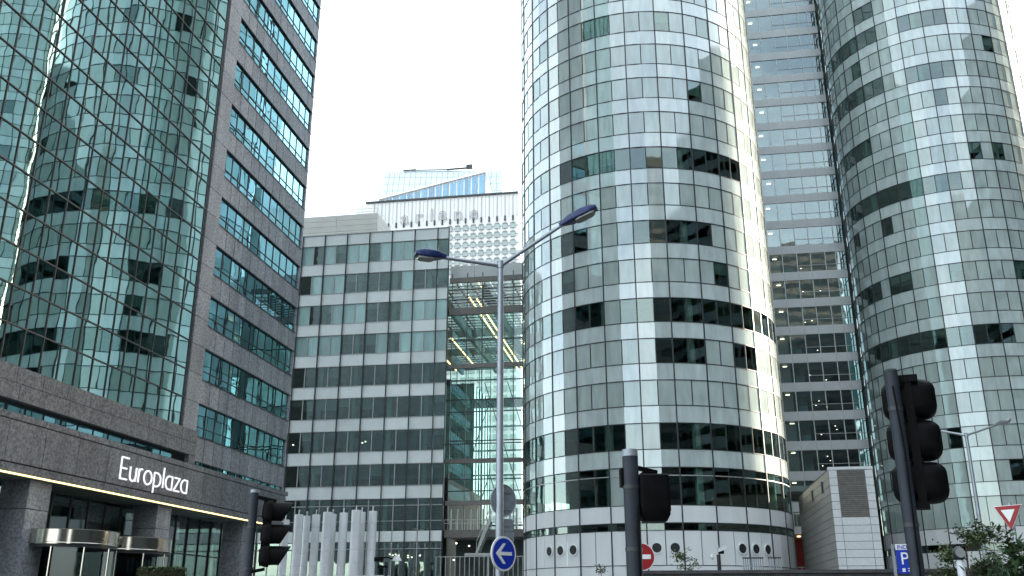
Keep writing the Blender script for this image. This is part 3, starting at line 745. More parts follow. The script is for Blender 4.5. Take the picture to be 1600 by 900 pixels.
# roof: deep beams running back, light strips beneath, glazing bars across
for x in (-40.5, -35.3, -30.1, -24.9, -19.7, -14.5): build(aloc(MB().box(x, x + .45, AY + .5, BY, RZ - .2, RZ + 1.0)), 'roof_beam', 'interior_mid', at)
for y in (105, 114, 123, 132): build(aloc(MB().box(-46, -12, y, y + .5, RZ + .3, RZ + 1.1)), 'cross_beam', 'interior_mid', at)
rg = MB()
for i in range(31): y = AY + 1 + i * 1.2; rg.box(-46, -12, y, y + .14, RZ + 1.2, RZ + 1.29)
for i in range(22): x = -46 + 1.56 * i; rg.box(x, x + .12, AY + .5, BY, RZ + 1.21, RZ + 1.36)
build(aloc(rg), 'roof_glazing_bars', 'mullion_dark', at, kind='stuff')
for i in range(10):
    for j in range(9): panel(at, 'roof_pane', 3.3, .04, 4.0, 'atrium_glass', (-44.3 + 3.4 * i, AY + .6 + 4.05 * j, RZ + 1.45), 0)
for x, y0, y1 in ((-21.2, 96.9, 112), (-21.2, 113, 131), (-20.5, 97.5, 130), (-27.0, 112.8, 119), (-27.0, 119.6, 127.4), (-30.2, 122, 130)):
    build(aloc(MB().box(x, x + .13, y0, y1, RZ - .3, RZ - .22)), 'light_strip', 'led_warm', at)
# rear glazed wall, opening to the sky beyond
rw = MB()
for i in range(20): x = -46 + 1.7 * i; rw.box(x - .05, x + .05, BY - .1, BY + .1, 2.2, RZ + 1)
for z in (9, 12.5, 16, 19.5, 23, 26.5, 30, 33.5): rw.box(-46, -12, BY - .12, BY + .12, z - .1, z + .1)
for i in range(6): rw.bar((-40 + 3.4 * i, BY - .4, 33), (-34 + 3.4 * i, BY - .4, 14), .12)
rw.box(-46, -12, BY - .5, BY + .3, 29.3, 30.6)
build(aloc(rw), 'rear_frame', 'mullion_dark', at)
for i in range(10):
    for a, b in ((2.2, 9), (9, 16), (16, 23), (23, 30), (30, 35)): panel(at, 'rear_pane', 3.3, b - a - .2, .03, 'atrium_glass', (-44.3 + 3.4 * i, BY, (a + b) / 2), 0)
sd_ = MB(); sd_.box(-44, -25.6, 121, 132, 2.2, 30.2); build(aloc(sd_), 'inner_glazed_wing', 'teal_glass', at)
sdb = MB()
for i in range(6): sdb.box(-25.62, -25.52, 121 + 2 * i, 121.1 + 2 * i, 2.2, 30.2)
for i in range(14): sdb.box(-44, -25.5, 120.88, 121, 4 + 2 * i, 4.08 + 2 * i); sdb.box(-44 + 1.3 * i, -43.92 + 1.3 * i, 120.9, 121, 2.2, 30.2)
build(aloc(sdb), 'inner_wing_frame', 'mullion_dark', at, kind='stuff')
build(aloc(MB().box(-36, -23.9, 100, 117.6, 2.2, 14.9)), 'dark_stair_block', 'joint_dark', at)
# gallery, railing and stair
build(aloc(MB().box(AX0, AX1, AY + .7, AY + 6, 8.4, 9.0)), 'gallery', 'link_cladding', at)
rl = MB()
for z in (10.1, 9.75): rl.bar((AX0, AY - .2, z), (AX1, AY - .2, z), .06)
for i in range(18): x = AX0 + .62 * i; rl.bar((x, AY - .2, 9.1), (x, AY - .2, 10.1), .05)
for i in range(16): x = AX0 + .3 + .7 * i; rl.box(x - .09, x + .09, AY + 1.2, AY + 1.4, 9.1, 11.3)
build(aloc(rl), 'railing', 'mullion_pale', at)
s0 = onY(768, 812, AY - 1.2); s1 = onY(748, 862, AY - 1.2)
stt = MB()
for dy in (-1.1, 0.1):
    stt.bar((s0.x, AY - 1.2 + dy, s0.z - .2), (s1.x, AY - 1.2 + dy, s1.z - .2), .10, .25); stt.bar((s0.x, AY - 1.2 + dy, s0.z + .9), (s1.x, AY - 1.2 + dy, s1.z + .9), .06)
    for f in (0, .5, 1): p = s0.lerp(s1, f); stt.bar((p.x, AY - 1.2 + dy, p.z - .2), (p.x, AY - 1.2 + dy, p.z + .9), .05)
stt.box(s1.x - 1.2, s1.x + 2.6, AY - 2.4, AY - 1, s1.z - .45, s1.z - .2)
stt.box(s1.x + 1.0, s1.x + 1.15, AY - 2.0, AY - 1.85, 2.2, s1.z - .4)
o = build(aloc(stt), 'stair_frame', 'mullion_pale', at)
for i in range(11):
    p = s0.lerp(s1, (i + .5) / 11); build(aloc(MB().box(p.x - .16, p.x + .16, AY - 2.25, AY - 1.12, p.z - .2, p.z - .14)), 'stair_tread', 'link_cladding', at)
lr = MB()
for i in range(22): x = AX0 + .48 * i; lr.bar((x, AY - 3.2, 2.2), (x, AY - 3.2, 6.3), .06)
lr.bar((AX0, AY - 3.2, 6.3), (AX1, AY - 3.2, 6.3), .07)
build(aloc(lr), 'railing', 'mullion_pale', at)
for px, py in ((713, 849), (709, 875), (733, 853)): link('lobby_lamp', glow, at, rel(at, onY(px, py, AY + 1)))
build(aloc(MB().box(AX0, AX1, AY + 5.5, AY + 6, 2.2, 8.4)), 'lobby_wall', 'interior_mid', at)

# ------------------------------------------------------------------ far towers
ar = thing('white_tower', 'white tower with rounded square windows and outlined lettering, behind the office block', 'office tower', (-82, 320, 0))
def rloc(mb): mb.v = [tuple(Vector(p) - ar.location) for p in mb.v]; return mb
build(rloc(MB().box(-111.5, -50.6, 320, 350, 0, 150.3)), 'body', 'ariane_white', ar)
build(rloc(MB().box(-115.5, -111.5, 321, 350, 0, 149.8)), 'side_bay', 'ariane_white', ar)
build(rloc(MB().box(-111.6, -51.5, 319.4, 350.2, 150.3, 150.95)), 'roof_edge', 'mullion_dark', ar)
fm = MB().box(-.16, .16, -.35, 0, 0, 9.4).mesh('fin', 'letter_grey'); pg = MB().box(-.3, .3, -.5, 0, 0, 2.0).mesh('peg', 'mullion_dark')
f0 = onY(508 / 5.295 + 620, 330, 320).x
cols = [f0 + 3.03 * i for i in range(-11, 10) if -111 < f0 + 3.03 * i < -51]
for x in cols:
    link('fin', fm, ar, rel(ar, (x, 320, 140.9))); link('peg', pg, ar, rel(ar, (x, 320, 139.3)))
    link('fin', MB().box(-.05, .05, -.2, 0, 0, 9.4).mesh('fin_thin', 'letter_grey') if x == cols[0] else bpy.data.meshes['fin_thin'], ar, rel(ar, (x + 1.5, 320, 140.9)))
def rsq(w, rr, d, n=4):
    pts = []
    for cx_, cz_, a0 in ((w - rr, w - rr, 0), (-(w - rr), w - rr, 90), (-(w - rr), -(w - rr), 180), (w - rr, -(w - rr), 270)):
        pts += [(cx_ + rr * math.cos(R(a0 + 90 * i / n)), d, cz_ + rr * math.sin(R(a0 + 90 * i / n))) for i in range(n + 1)]
    return pts
wfr = MB().loft([rsq(1.05, .4, 0), rsq(1.05, .4, -.5), rsq(.92, .35, -.5), rsq(.92, .35, -.2)]).mesh('window', 'letter_grey')
wgl = MB().loft([rsq(.93, .36, -.1), rsq(.93, .36, -.32)]).mesh('pane', 'blind_fabric')
hook = MB().box(-.8, .8, -.6, 0, .95, 1.25).box(-.1, .1, -.25, 0, 1.2, 2.4).box(1.05, 2.0, -.2, 0, -.1, .1).mesh('window_bracket', 'letter_grey')
wst = MB()
for ri in range(36):
    z = 137.3 - 3.46 * ri
    for x in cols:
        if ri < 6 and x > -80: o = link('window', wfr, ar, rel(ar, (x, 320, z))); link('pane', wgl, o); link('bracket', hook, o)
        elif x > -80: wst.add([(p[0] + x, 320 + p[1], p[2] + z) for p in rsq(1.05, .4, 0, 2) + rsq(1.05, .4, -.3, 2)], [tuple(range(12)), tuple(range(23, 11, -1))] + [(i, (i + 1) % 12, 12 + (i + 1) % 12, 12 + i) for i in range(12)])
build(rloc(wst), 'lower_windows', 'blind_fabric', ar, kind='stuff')
for ch, px, py in zip('ariane', (633, 656, 675, 692.5, 716, 740.5), (343.5, 341, 335, 336.5, 337, 335)):
    me = text_mesh(ch, 7.6, 0, 'letter_grey', outline=.12)
    p = onY(px, py, 319.4); w = max(v.co.x for v in me.vertices) + min(v.co.x for v in me.vertices); hh = max(v.co.y for v in me.vertices) + min(v.co.y for v in me.vertices)
    link('letter', me, ar, rel(ar, p - Vector((w / 2, 0, hh / 2))), (R(90), 0, 0))

gt = thing('faceted_glass_tower', 'pale glass tower top with a slanted blue window strip, beyond the white tower', 'office tower', (-115, 450, 0))
def gloc(mb): mb.v = [tuple(Vector(p) - gt.location) for p in mb.v]; return mb
a, b, c_, d_ = onY(601, 267, 450), onY(785, 266, 450), onY(783, 330, 450), onY(592, 330, 450)
zt_ = 228.0
def quad_slab(p0, p1, p2, p3, th=.6):
    m = MB(); q = [Vector(p) for p in (p0, p1, p2, p3)]; bk = [p + Vector((0, th, 0)) for p in q]
    return m.add(q + bk, [(0, 1, 2, 3), (7, 6, 5, 4), (0, 4, 5, 1), (1, 5, 6, 2), (2, 6, 7, 3), (3, 7, 4, 0)])
build(gloc(quad_slab(d_ + Vector((0, .8, -150)), c_ + Vector((0, .8, -150)), b + Vector((0, .8, 0)), a + Vector((0, .8, 0)), 30)), 'body', 'mullion_pale', gt)
tri0, tri1, tri2 = onY(592, 313, 449.6), onY(760, 269.5, 449.6), onY(769, 304, 449.6)
nc = 22
for i in range(nc):
    for j in range(6):
        f0_, f1_ = (i + .03) / nc, (i + .97) / nc; g0, g1 = (j + .02) / 6, (j + .98) / 6
        P = lambda u, v: (a.lerp(b, u)).lerp(d_.lerp(c_, u), v)
        build(gloc(quad_slab(P(f0_, g1), P(f1_, g1), P(f1_, g0), P(f0_, g0), .5)), 'facade_panel', 'sky_panel_glass', gt)
nb = 30
for i in range(nb):
    u0, u1 = (i + .12) / nb, (i + .92) / nb
    if i % 2: u1 -= .25 / nb
    tp = lambda u: tri0.lerp(tri1, u)
    def bt(u):
        p = tp(u); return Vector((p.x + .35 * 0, p.y, tri0.z + (tri2.z - tri0.z) * u - .6))
    build(gloc(quad_slab(bt(u0) + Vector((0, -.6, 0)), bt(u1) + Vector((0, -.6, 0)), tp(u1) + Vector((0, -.6, -.7)), tp(u0) + Vector((0, -.6, -.7)), .3)), 'strip_window', 'blue_glass', gt)
fr = MB(); fr.bar(tri0 + Vector((0, -.8, .2)), tri1 + Vector((0, -.8, .2)), 1.2, .9); fr.bar(tri1 + Vector((0, -.8, .2)), tri2 + Vector((0, -.8, 0)), .8, .9)
build(gloc(fr), 'strip_frame', 'ariane_white', gt)
fr = quad_slab(tri0 + Vector((0, -.25, -1)), tri2 + Vector((0, -.25, -1)), tri1 + Vector((0, -.25, 0)), tri0 + Vector((0, -.25, .2)), .2)
build(gloc(fr), 'strip_backing', 'ariane_white', gt)
cr = MB(); p0, p1 = onY(640, 266, 449), onY(735, 262, 449)
cr.bar(p0, onY(700, 265, 449), .5); cr.bar(onY(698, 265, 449), p1, .8); cr.box(p1.x - 2.2, p1.x + 1.2, 448, 450, p1.z - .5, p1.z + 1.6); cr.bar(onY(630, 266.5, 449), onY(650, 265, 449), .6)
build(gloc(cr), 'cleaning_cradle', 'mullion_dark', gt)

# ------------------------------------------------------------------ buildings mirrored in the glass, behind and beside the camera
def plain_tower(label, x0, x1, y0, y1, z1, mat, step=3.6):
    t = thing('slab_office_tower', label, 'office tower', ((x0 + x1) / 2, (y0 + y1) / 2, 0), 'office slabs across the road')
    cx, cy = t.location.x, t.location.y
    build(MB().box(x0 - cx, x1 - cx, y0 - cy, y1 - cy, 0, z1), 'body', mat, t)
    k = 0; z = 5.0
    me = MB().box(x0 - cx - .05, x1 - cx + .05, y0 - cy - .05, y1 - cy + .05, 0, 2.0).mesh('window_band', 'reflected_glass')
    while z < z1 - 3: link('window_band', me, t, (0, 0, z)); z += step
    fm_ = MB()
    for i in range(int((y1 - y0) / 3)): fm_.box(x0 - cx - .12, x1 - cx + .12, y0 - cy + 3 * i, y0 - cy + 3 * i + .18, 4, z1)
    for i in range(int((x1 - x0) / 3)): fm_.box(x0 - cx + 3 * i, x0 - cx + 3 * i + .18, y0 - cy - .12, y1 - cy + .12, 4, z1)
    build(fm_, 'facade_fins', mat, t, kind='stuff')
    return t
pmat('slab_stone', (0.10, 0.10, 0.10), 0.7, nscale=.4, nvar=.15)
plain_tower('broad dark stone office slab mirrored on the lit half of the rounded towers', 74, 104, -70, 118.4, 96, 'slab_stone')
plain_tower('tall dark stone office slab across the road, mirrored in the dark panes', 14, 60, -110, -74, 118, 'slab_stone')

# ------------------------------------------------------------------ stone block with louvres
bk = thing('stone_vent_block', 'pale stone block with a large louvre panel between the two rounded towers', 'building', (12.55, 70, 2.2))
bx0, bx1, by, bz = 11.05, 14.06, 70.0, 11.06
def bloc(mb): mb.v = [tuple(Vector(p) - bk.location) for p in mb.v]; return mb
build(bloc(MB().box(bx0 + .06, bx1 - .06, by + .06, by + 17.9, 2.2, bz - .05)), 'core', 'joint_dark', bk)
e_ = [bx0, bx0 + .56, bx1 - .56, bx1]; ch_ = .545
n = 0; z = bz - .22
panel(bk, 'coping', bx1 - bx0 + .04, .2, .4, 'block_stone', ((bx0 + bx1) / 2, by - .02, bz - .1), 0)
while z > 2.3:
    z0 = z - ch_
    for i in range(3):
        if i == 1 and n < 6: continue
        panel(bk, 'stone_panel', e_[i + 1] - e_[i] - .03, ch_ - .03, .1, 'block_stone', ((e_[i] + e_[i + 1]) / 2, by, (z + z0) / 2), 0)
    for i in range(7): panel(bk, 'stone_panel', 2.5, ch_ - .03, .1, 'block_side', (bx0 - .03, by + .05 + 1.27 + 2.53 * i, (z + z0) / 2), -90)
    z = z0; n += 1
for i in range(24):
    zz = bz - .26 - i * .135
    link('slat', _pm.setdefault('slat', MB().add([(-.93, -.02, -.05), (.93, -.02, -.05), (.93, .10, .03), (-.93, .10, .03), (-.93, -.02, -.03), (.93, -.02, -.03), (.93, .10, .05), (-.93, .10, .05)], [(3, 2, 1, 0), (4, 5, 6, 7), (0, 1, 5, 4), (1, 2, 6, 5), (2, 3, 7, 6), (3, 0, 4, 7)]).mesh('slat', 'louvre_grey')), bk, rel(bk, ((bx0 + bx1) / 2, by, zz)), (0, 0, 0))
build(bloc(MB().box(e_[1], e_[2], by + .04, by + .08, bz - .22 - 6 * ch_, bz - .22)), 'louvre_backing', 'louvre_grey', bk)
for yy in (73.0, 78.5): build(bloc(MB().box(bx0 - .10, bx0 - .02, yy, yy + .5, 9.6, 10.4)), 'wall_slot', 'joint_dark', bk)

# walkway, stair and lit passage beside the block
pw = thing('raised_walkway', 'dark raised walkway and stair beside the stone vent block', 'walkway', (10.5, 96, 2.2))
def wloc(mb): mb.v = [tuple(Vector(p) - pw.location) for p in mb.v]; return mb
build(wloc(MB().box(10.6, 16.5, 95, 103, 8.2, 8.9)), 'deck', 'link_cladding', pw)
build(wloc(MB().box(10.6, 17.5, 95, 104, 12.2, 12.7)), 'canopy', 'interior_mid', pw)
m_ = MB()
for i in range(12): m_.bar((10.7 + .45 * i, 94.9, 8.9), (10.7 + .45 * i, 94.9, 10.1), .05)
m_.bar((10.6, 94.9, 10.1), (16, 94.9, 10.1), .07)
m_.bar((12.4, 93.5, 8.4), (14.0, 93.5, 4.4), .16, .3); m_.bar((12.4, 93.5, 9.3), (14.0, 93.5, 5.3), .06)
for i in range(9): m_.bar((10.7 + .4 * i, 90.5, 2.2), (10.7 + .4 * i, 90.5, 5.0), .05)
m_.bar((10.6, 90.5, 5.0), (14.2, 90.5, 5.0), .06)
build(wloc(m_), 'railing', 'mullion_pale', pw)
build(wloc(MB().box(10.6, 17.5, 102, 102.4, 2.2, 8.2)), 'passage_wall', 'orange_lit_wall', pw)  # orange glow on this wall is put into its base colour
build(wloc(MB().box(12.4, 12.9, 97, 97.5, 2.2, 8.2)), 'post', 'link_cladding', pw)
for x in (11.3, 12.0, 13.6): link('ceiling_lamp', MB().box(-.16, .16, -.16, .16, -.06, 0).mesh('lamp', 'led_warm'), pw, rel(pw, (x, 97.8, 8.18)))

# ------------------------------------------------------------------ white flue pipes
fl = [(446.5, 812, .72, 84.5), (467.5, 804, .78, 84), (480, 806, .66, 86), (494.5, 804, .74, 84.5), (512, 800, .80, 83.5), (520.5, 803, .66, 86), (537.5, 801, .76, 84), (557, 797, .84, 83), (566, 800, .66, 86), (583, 798.5, .76, 83.5)]
ords = ['white flue pipe tallest on the street side, half hidden by the side-on traffic signal', 'second white flue pipe from the side-on traffic signal', 'slim white flue pipe tucked behind the second one', 'white flue pipe standing alone, fourth from the side-on signal',
        'wide white flue pipe, fifth from the side-on signal', 'slim white flue pipe tucked behind the fifth one', 'white flue pipe standing alone in the middle of the row, seventh from the signal', 'widest white flue pipe, third from the street lamp end',
        'slim white flue pipe tucked behind the widest one', 'white flue pipe nearest the atrium, last of the row']
ords[0] = 'white flue pipe partly hidden by the side-on traffic signal'
for (px, py, dia, Y), lab in zip(fl, ords):
    p = onY(px, py, Y); t = thing('flue_pipe', lab, 'flue pipe', (p.x, Y, 2.2), 'white flue pipes before the office block')
    z = 0; hh = p.z - 2.2; seg = 1.15; i = 0; r = dia / 2
    zz = hh
    while zz > 0:
        lo = max(0, zz - seg)
        build(MB().tube([(0, 0, lo), (0, 0, lo + .02), (0, 0, zz - .04), (0, 0, zz - .015)], [r - .02, r, r, r - .02], 20), 'pipe_section', 'flue_white', t, 35); zz = lo
    build(MB().tube([(0, 0, hh - .02), (0, 0, hh + .42)], .075, 8), 'vent_stub', 'camera_white', t)
    m_ = MB()
    for a in range(6): m_.bar(((r - .05) * math.cos(a * 1.047), (r - .05) * math.sin(a * 1.047), hh - .02), ((r - .05) * math.cos(a * 1.047), (r - .05) * math.sin(a * 1.047), hh + .26), .03)
    build(m_, 'cap_pins', 'mullion_dark', t)
w = build(MB().box(-42, -23.5, 78, 78.5, 0, 4.12), 'low_wall', 'white_cladding'); tag(w, 'pale low wall at the foot of the white flue pipes', 'wall')

# ------------------------------------------------------------------ parapet, picket fences
pr = build(MB().box(-1.2, 40, 31.2, 31.7, 0, 2.60).box(-1.25, 40, 31.1, 31.8, 2.60, 2.70), 'parapet_wall', 'parapet_dark'); tag(pr, 'dark rough parapet wall at the foot of the rounded tower', 'wall')
def fence(label, px0, px1, n):
    a, b = onY(px0, 893, 72), onY(px1, 893, 72); t = thing('picket_fence', label, 'fence', (a.x, 72, 2.2), 'white picket fences before the tower base')
    for i in range(n):
        x = (b.x - a.x) * i / (n - 1)
        o = build(MB().bar((x, 0, 0), (x, 0, 2.72), .08), 'picket', 'sign_back', t); build(MB().box(x - .07, x + .07, -.07, .07, 2.72, 2.82), 'cap', 'mullion_dark', o)
    for z in (2.2, 1.0): build(MB().bar((0, .05, z), (b.x - a.x, .05, z), .05), 'rail', 'mullion_pale', t)
fence('longer white picket fence before the tower base, under the portholes', 1163, 1193, 10)
fence('shorter white picket fence before the tower base, near its corner', 1203, 1221, 6)

# ------------------------------------------------------------------ street lamps
def rrect(c, ax, up, w, h, rr=.3, n=3):
    pts = []
    for sx, sz, a0 in ((1, 1, 0), (-1, 1, 90), (-1, -1, 180), (1, -1, 270)):
        for i in range(n + 1):
            an = R(a0 + 90 * i / n); pts.append(c + ax * (sx * w * (1 - rr) + rr * w * math.cos(an)) + up * (sz * h * (1 - rr) + rr * h * math.sin(an)))
    return pts
def street_lamp(label, base, top_z, tips, rpole, hs, colour='lamp_blue'):
    t = thing('street_lamp', label, 'street lamp', base, 'double-armed street lamps')
    b = Vector(base); jn = Vector((0, 0, top_z - b.z))
    build(MB().tube([(0, 0, 0), (0, 0, .9), (0, 0, .95), jn], [rpole * 1.5, rpole * 1.5, rpole * 1.12, rpole * .78], 16), 'pole', 'grey_steel', t, 30)
    build(MB().tube([jn - Vector((0, 0, .06)), jn + Vector((0, 0, .10))], rpole * .95, 16), 'arm_joint', 'grey_steel', t, 30)
    build(MB().tube([jn * .48, jn * .4805 + Vector((0, 0, .03))], rpole * 1.06, 16), 'pole_collar', 'grey_steel', t)
    for tip, tail in tips:
        tip, tail = Vector(tip) - b, Vector(tail) - b
        build(MB().tube([jn, jn.lerp(tail, .5), tail, tail.lerp(tip, .12)], [rpole * .62, rpole * .55, rpole * .48, rpole * .45], 12), 'arm', 'grey_steel', t, 30)
        d = (tip - tail); L = d.length; d.normalize(); s = d.cross(Vector((0, 0, 1))).normalized(); u = s.cross(d)
        prof = [(-.02, .045, .04), (.10, .075, .06), (.30, .15, .085), (.62, .17, .095), (.86, .15, .075), (1.0, .10, .035)]
        o = build(MB().loft([rrect(tail + d * (f * L) + u * .03 * hs, s, u, w * hs, h * hs) for f, w, h in prof]), 'lamp_head', colour, t, 35)
        build(MB().loft([rrect(tail + d * (f * L) - u * (h + .052) * hs * .62, s, u, w * hs, .035 * hs) for f, w, h in ((.40, .10, .05), (.5, .135, .06), (.8, .125, .055), (.9, .09, .035))]), 'lamp_bowl', 'lamp_bowl', o, 35)
        build(MB().box(-.05, .05, -.05, .05, 0, .03), 'photocell', 'lamp_bowl', o, loc=tail + d * (.45 * L) + u * .11 * hs)
    return t
lb_ = atD(781, 700, 20); lb_.z = 0
lp = street_lamp('large double-armed street lamp with blue heads in the centre of the view', lb_, 8.97,
                 [(atD(933, 325, 19.6), atD(876, 353, 19.8)), (atD(648, 398, 19.6), atD(696, 403, 19.8))], .083, 1.0)
l2 = atD(1527, 790, 45); l2.z = 2.2
street_lamp('distant double-armed street lamp rising above the street tree', l2, 8.66, [(atD(1579, 656, 44), atD(1554, 665, 44.4)), (atD(1449, 670, 45), atD(1468, 673, 45))], .085, .75, 'grey_steel')

# signs on the lamp post
fwd = Vector((-math.sin(YAW), math.cos(YAW), 0)); rgt = Vector((math.cos(YAW), math.sin(YAW), 0)); upv = Vector((0, 0, 1))
def oriented(t, yaw_deg):  # child frame: +X to the viewer's right, -Y towards the viewer
    t.rotation_euler = (0, 0, R(yaw_deg))
pb = atD(786, 782, 20.14)
ob = thing('round_sign', 'round grey sign seen from the back, high on the lamp post', 'road sign', pb); oriented(ob, 9.56 + 38)
build(MB().disc((0, 0, 0), (0, 1, 0), .33, .025, 40), 'plate', 'sign_back', ob, 40)
build(MB().tube([(.33 * math.cos(R(a)), -.014, .33 * math.sin(R(a))) for a in range(0, 361, 12)], .012, 6, False), 'rim', 'sign_back', ob)
for z in (-.18, .18): build(MB().box(-.2, .2, -.03, -.012, z - .02, z + .02), 'bracket', 'grey_steel', ob)
for q, (px, py) in enumerate(((788, 820), (790, 839))):
    p = atD(px, py, 20.12)
    o = thing('sign_plate', ('upper small grey sign plate seen from the back under the round one', 'lower small grey sign plate seen from the back, just above the arrow sign')[q], 'road sign', p, 'small sign plates on the lamp post'); oriented(o, 9.56 + 30)
    m_ = MB().loft([rrect(Vector((0, y_, 0)), Vector((1, 0, 0)), Vector((0, 0, 1)), .20, .12 if q == 0 else .105, .25) for y_ in (-.012, .012)])
    build(m_, 'plate', 'sign_back', o); build(MB().box(-.15, .15, -.03, -.013, -.02, .02), 'bracket', 'grey_steel', o)
pa = atD(786.5, 865, 19.82)
o = thing('arrow_sign', 'round blue sign with a white arrow pointing left, low on the lamp post', 'road sign', pa); oriented(o, 9.56 + 44)
build(MB().disc((0, 0, 0), (0, 1, 0), .345, .03, 44), 'rim', 'sign_white', o, 40)
build(MB().disc((0, -.006, 0), (0, 1, 0), .305, .03, 44), 'plate', 'sign_blue', o, 40)
m_ = MB().box(-.19, .22, -.027, -.022, -.035, .035)
m_.add([(-.23, -.028, 0), (-.03, -.028, .20), (.045, -.028, .20), (-.13, -.028, 0), (.045, -.028, -.20), (-.03, -.028, -.20)] + [(-.23, -.020, 0), (-.03, -.020, .20), (.045, -.020, .20), (-.13, -.020, 0), (.045, -.020, -.20), (-.03, -.020, -.20)],
       [(0, 1, 2, 3), (0, 3, 4, 5), (6, 9, 8, 7), (6, 11, 10, 9), (0, 6, 7, 1), (1, 7, 8, 2), (2, 8, 9, 3), (3, 9, 10, 4), (4, 10, 11, 5), (5, 11, 6, 0)])
build(m_, 'arrow', 'sign_white', o)
build(MB().box(-.2, .2, .016, .04, -.03, .03), 'bracket', 'grey_steel', o)

# no-entry sign, partly behind the middle signal post
pn = atD(1002, 870, 25)
o = thing('no_entry_sign', 'red no entry sign half hidden by the thick signal post', 'road sign', (pn.x, pn.y, 0)); oriented(o, 9.56)
build(MB().disc((0, 0, pn.z), (0, 1, 0), .345, .03, 40), 'rim', 'sign_white', o, 40); build(MB().disc((0, -.006, pn.z), (0, 1, 0), .325, .03, 40), 'plate', 'sign_red', o, 40)
build(MB().box(-.24, .24, -.028, -.022, pn.z - .055, pn.z + .055), 'white_bar', 'sign_white', o); build(MB().tube([(0, .06, 0), (0, .06, pn.z + .3)], .035, 10), 'post', 'grey_steel', o)

# parking sign
pk = atD(1419, 873, 25)
o = thing('parking_sign', 'blue parking sign with a white header behind the three-lens signal post', 'sign', (pk.x, pk.y, 0)); oriented(o, 9.56 - 8)
build(MB().box(-.265, .265, -.03, .03, pk.z - .34, pk.z + .20), 'panel', 'sign_blue', o); build(MB().box(-.265, .265, -.03, .03, pk.z + .203, pk.z + .335), 'header', 'sign_white', o)
for body, size, x, z, mat in (('P', .40, -.19, -.13, 'sign_white'), ('INDIGO', .135, -.235, .222, 'sign_blue')):
    me = text_mesh(body, size, .004, mat); link('lettering', me, o, (x, -.034, pk.z + z), (R(90), 0, 0))
m_ = MB(); m_.bar((.22, -.034, pk.z + .10), (.10, -.034, pk.z - .03), .03, .008); m_.bar((.09, -.034, pk.z - .045), (.20, -.034, pk.z - .045), .03, .008); m_.bar((.09, -.034, pk.z - .045), (.09, -.034, pk.z + .06), .008, .03)
build(m_, 'arrow', 'sign_white', o)
m_ = MB().box(-.17, -.10, -.034, -.031, pk.z - .30, pk.z - .22)
for i in range(2):
    for j in range(5): m_.box(-.04 + .045 * j, -.005 + .045 * j, -.034, -.031, pk.z - .235 - .05 * i, pk.z - .215 - .05 * i)
build(m_, 'small_print', 'sign_white', o)
build(MB().box(-.36, -.30, -.03, .03, 0, pk.z + .33), 'post', 'grey_steel', o); build(MB().box(.16, .2, .03, .07, 0, pk.z + .2), 'post', 'grey_steel', o)

# yield sign
py_ = atD(1577, 803, 16)
o = thing('yield_sign', 'white triangular yield sign with red border above the leafy shrub', 'road sign', (py_.x, py_.y, 0)); oriented(o, 9.56 - 55)
def tri(s, y): return [(-s, y, py_.z + s * .577), (s, y, py_.z + s * .577), (0, y, py_.z - s * 1.155)]
for nm, s, y, mt in (('rim', .215, 0, 'sign_white'), ('border', .20, -.012, 'sign_red'), ('centre', .105, -.02, 'sign_white')):
    build(MB().add(tri(s, y - .01) + tri(s, y + .01), [(0, 1, 2), (5, 4, 3), (0, 3, 4, 1), (1, 4, 5, 2), (2, 5, 3, 0)]), nm, mt, o)
build(MB().tube([(0, .05, 0), (0, .05, py_.z + .16)], .03, 10), 'post', 'grey_steel', o)

# ------------------------------------------------------------------ traffic signals
def visor(L, r, n=14):
    """open hood: long on top, cut back towards the bottom; axis along +X"""
    m = MB(); vs = []; 
    for rad in (r, r - .008):
        for i in range(n + 1):
            a = R(-60 + 300 * i / n); ln = L * (0.45 + 0.55 * (0.5 + 0.5 * math.sin(a)))
            for f in (0, .5, 1): vs.append((ln * f, rad * math.cos(a), rad * math.sin(a)))
    k = 3 * (n + 1); fs = []
    for i in range(n):
        for f in (0, 1):
            q = i * 3 + f; fs += [(q, q + 3, q + 4, q + 1), (k + q + 1, k + q + 4, k + q + 3, k + q)]
        fs.append((i * 3 + 2, i * 3 + 5, k + i * 3 + 5, k + i * 3 + 2))
    return m.add(vs, fs)
X_, Y_, Z_ = Vector((1, 0, 0)), Vector((0, 1, 0)), Vector((0, 0, 1))
def module(t, c, hw, hh, dep, vl, vr, yaw=0.0):
    """one lens module facing local +X: rounded housing, lens and hood"""
    m = MB().loft([rrect(c + X_ * x, Y_, Z_, hw * s, hh * s, .45, 4) for x, s in ((-dep, .55), (-dep * .8, .86), (-dep * .4, 1.0), (0, 1.0))])
    o = build(m, 'lens_housing', 'signal_black', t, 40)
    build(MB().disc(c + X_ * .006, X_, vr * .93, .012, 20), 'lens', 'lens_dark', o)
    v = visor(vl, vr); build(v, 'visor', 'signal_black', o, 50, loc=c)
    return o
# side-on signal at the left
p = atD(392, 840, 10)
s1_ = thing('traffic_signal', 'three-lens traffic signal seen side-on before the granite tower', 'traffic signal', (p.x, p.y, 0), 'traffic signals'); oriented(s1_, 9.56 + 13.5)
build(MB().tube([(0, 0, 0), (0, 0, 2.70)], .043, 14), 'post', 'pole_blue_grey', s1_, 40); build(MB().tube([(0, 0, 2.70), (0, 0, 2.73)], .046, 14), 'post_cap', 'sign_back', s1_, 40)
for i, z in enumerate((2.515, 2.295, 2.085)): module(s1_, Vector((.19, 0, z)), .105, .105, .10, .205, .098)
m_ = MB(); m_.bar((.02, 0, 2.66), (.22, 0, 2.62), .04, .035); m_.bar((.02, 0, 1.93), (.16, 0, 1.96), .04, .03); m_.box(.10, .19, -.07, .07, 1.99, 2.62)
build(m_, 'bracket', 'signal_black', s1_)
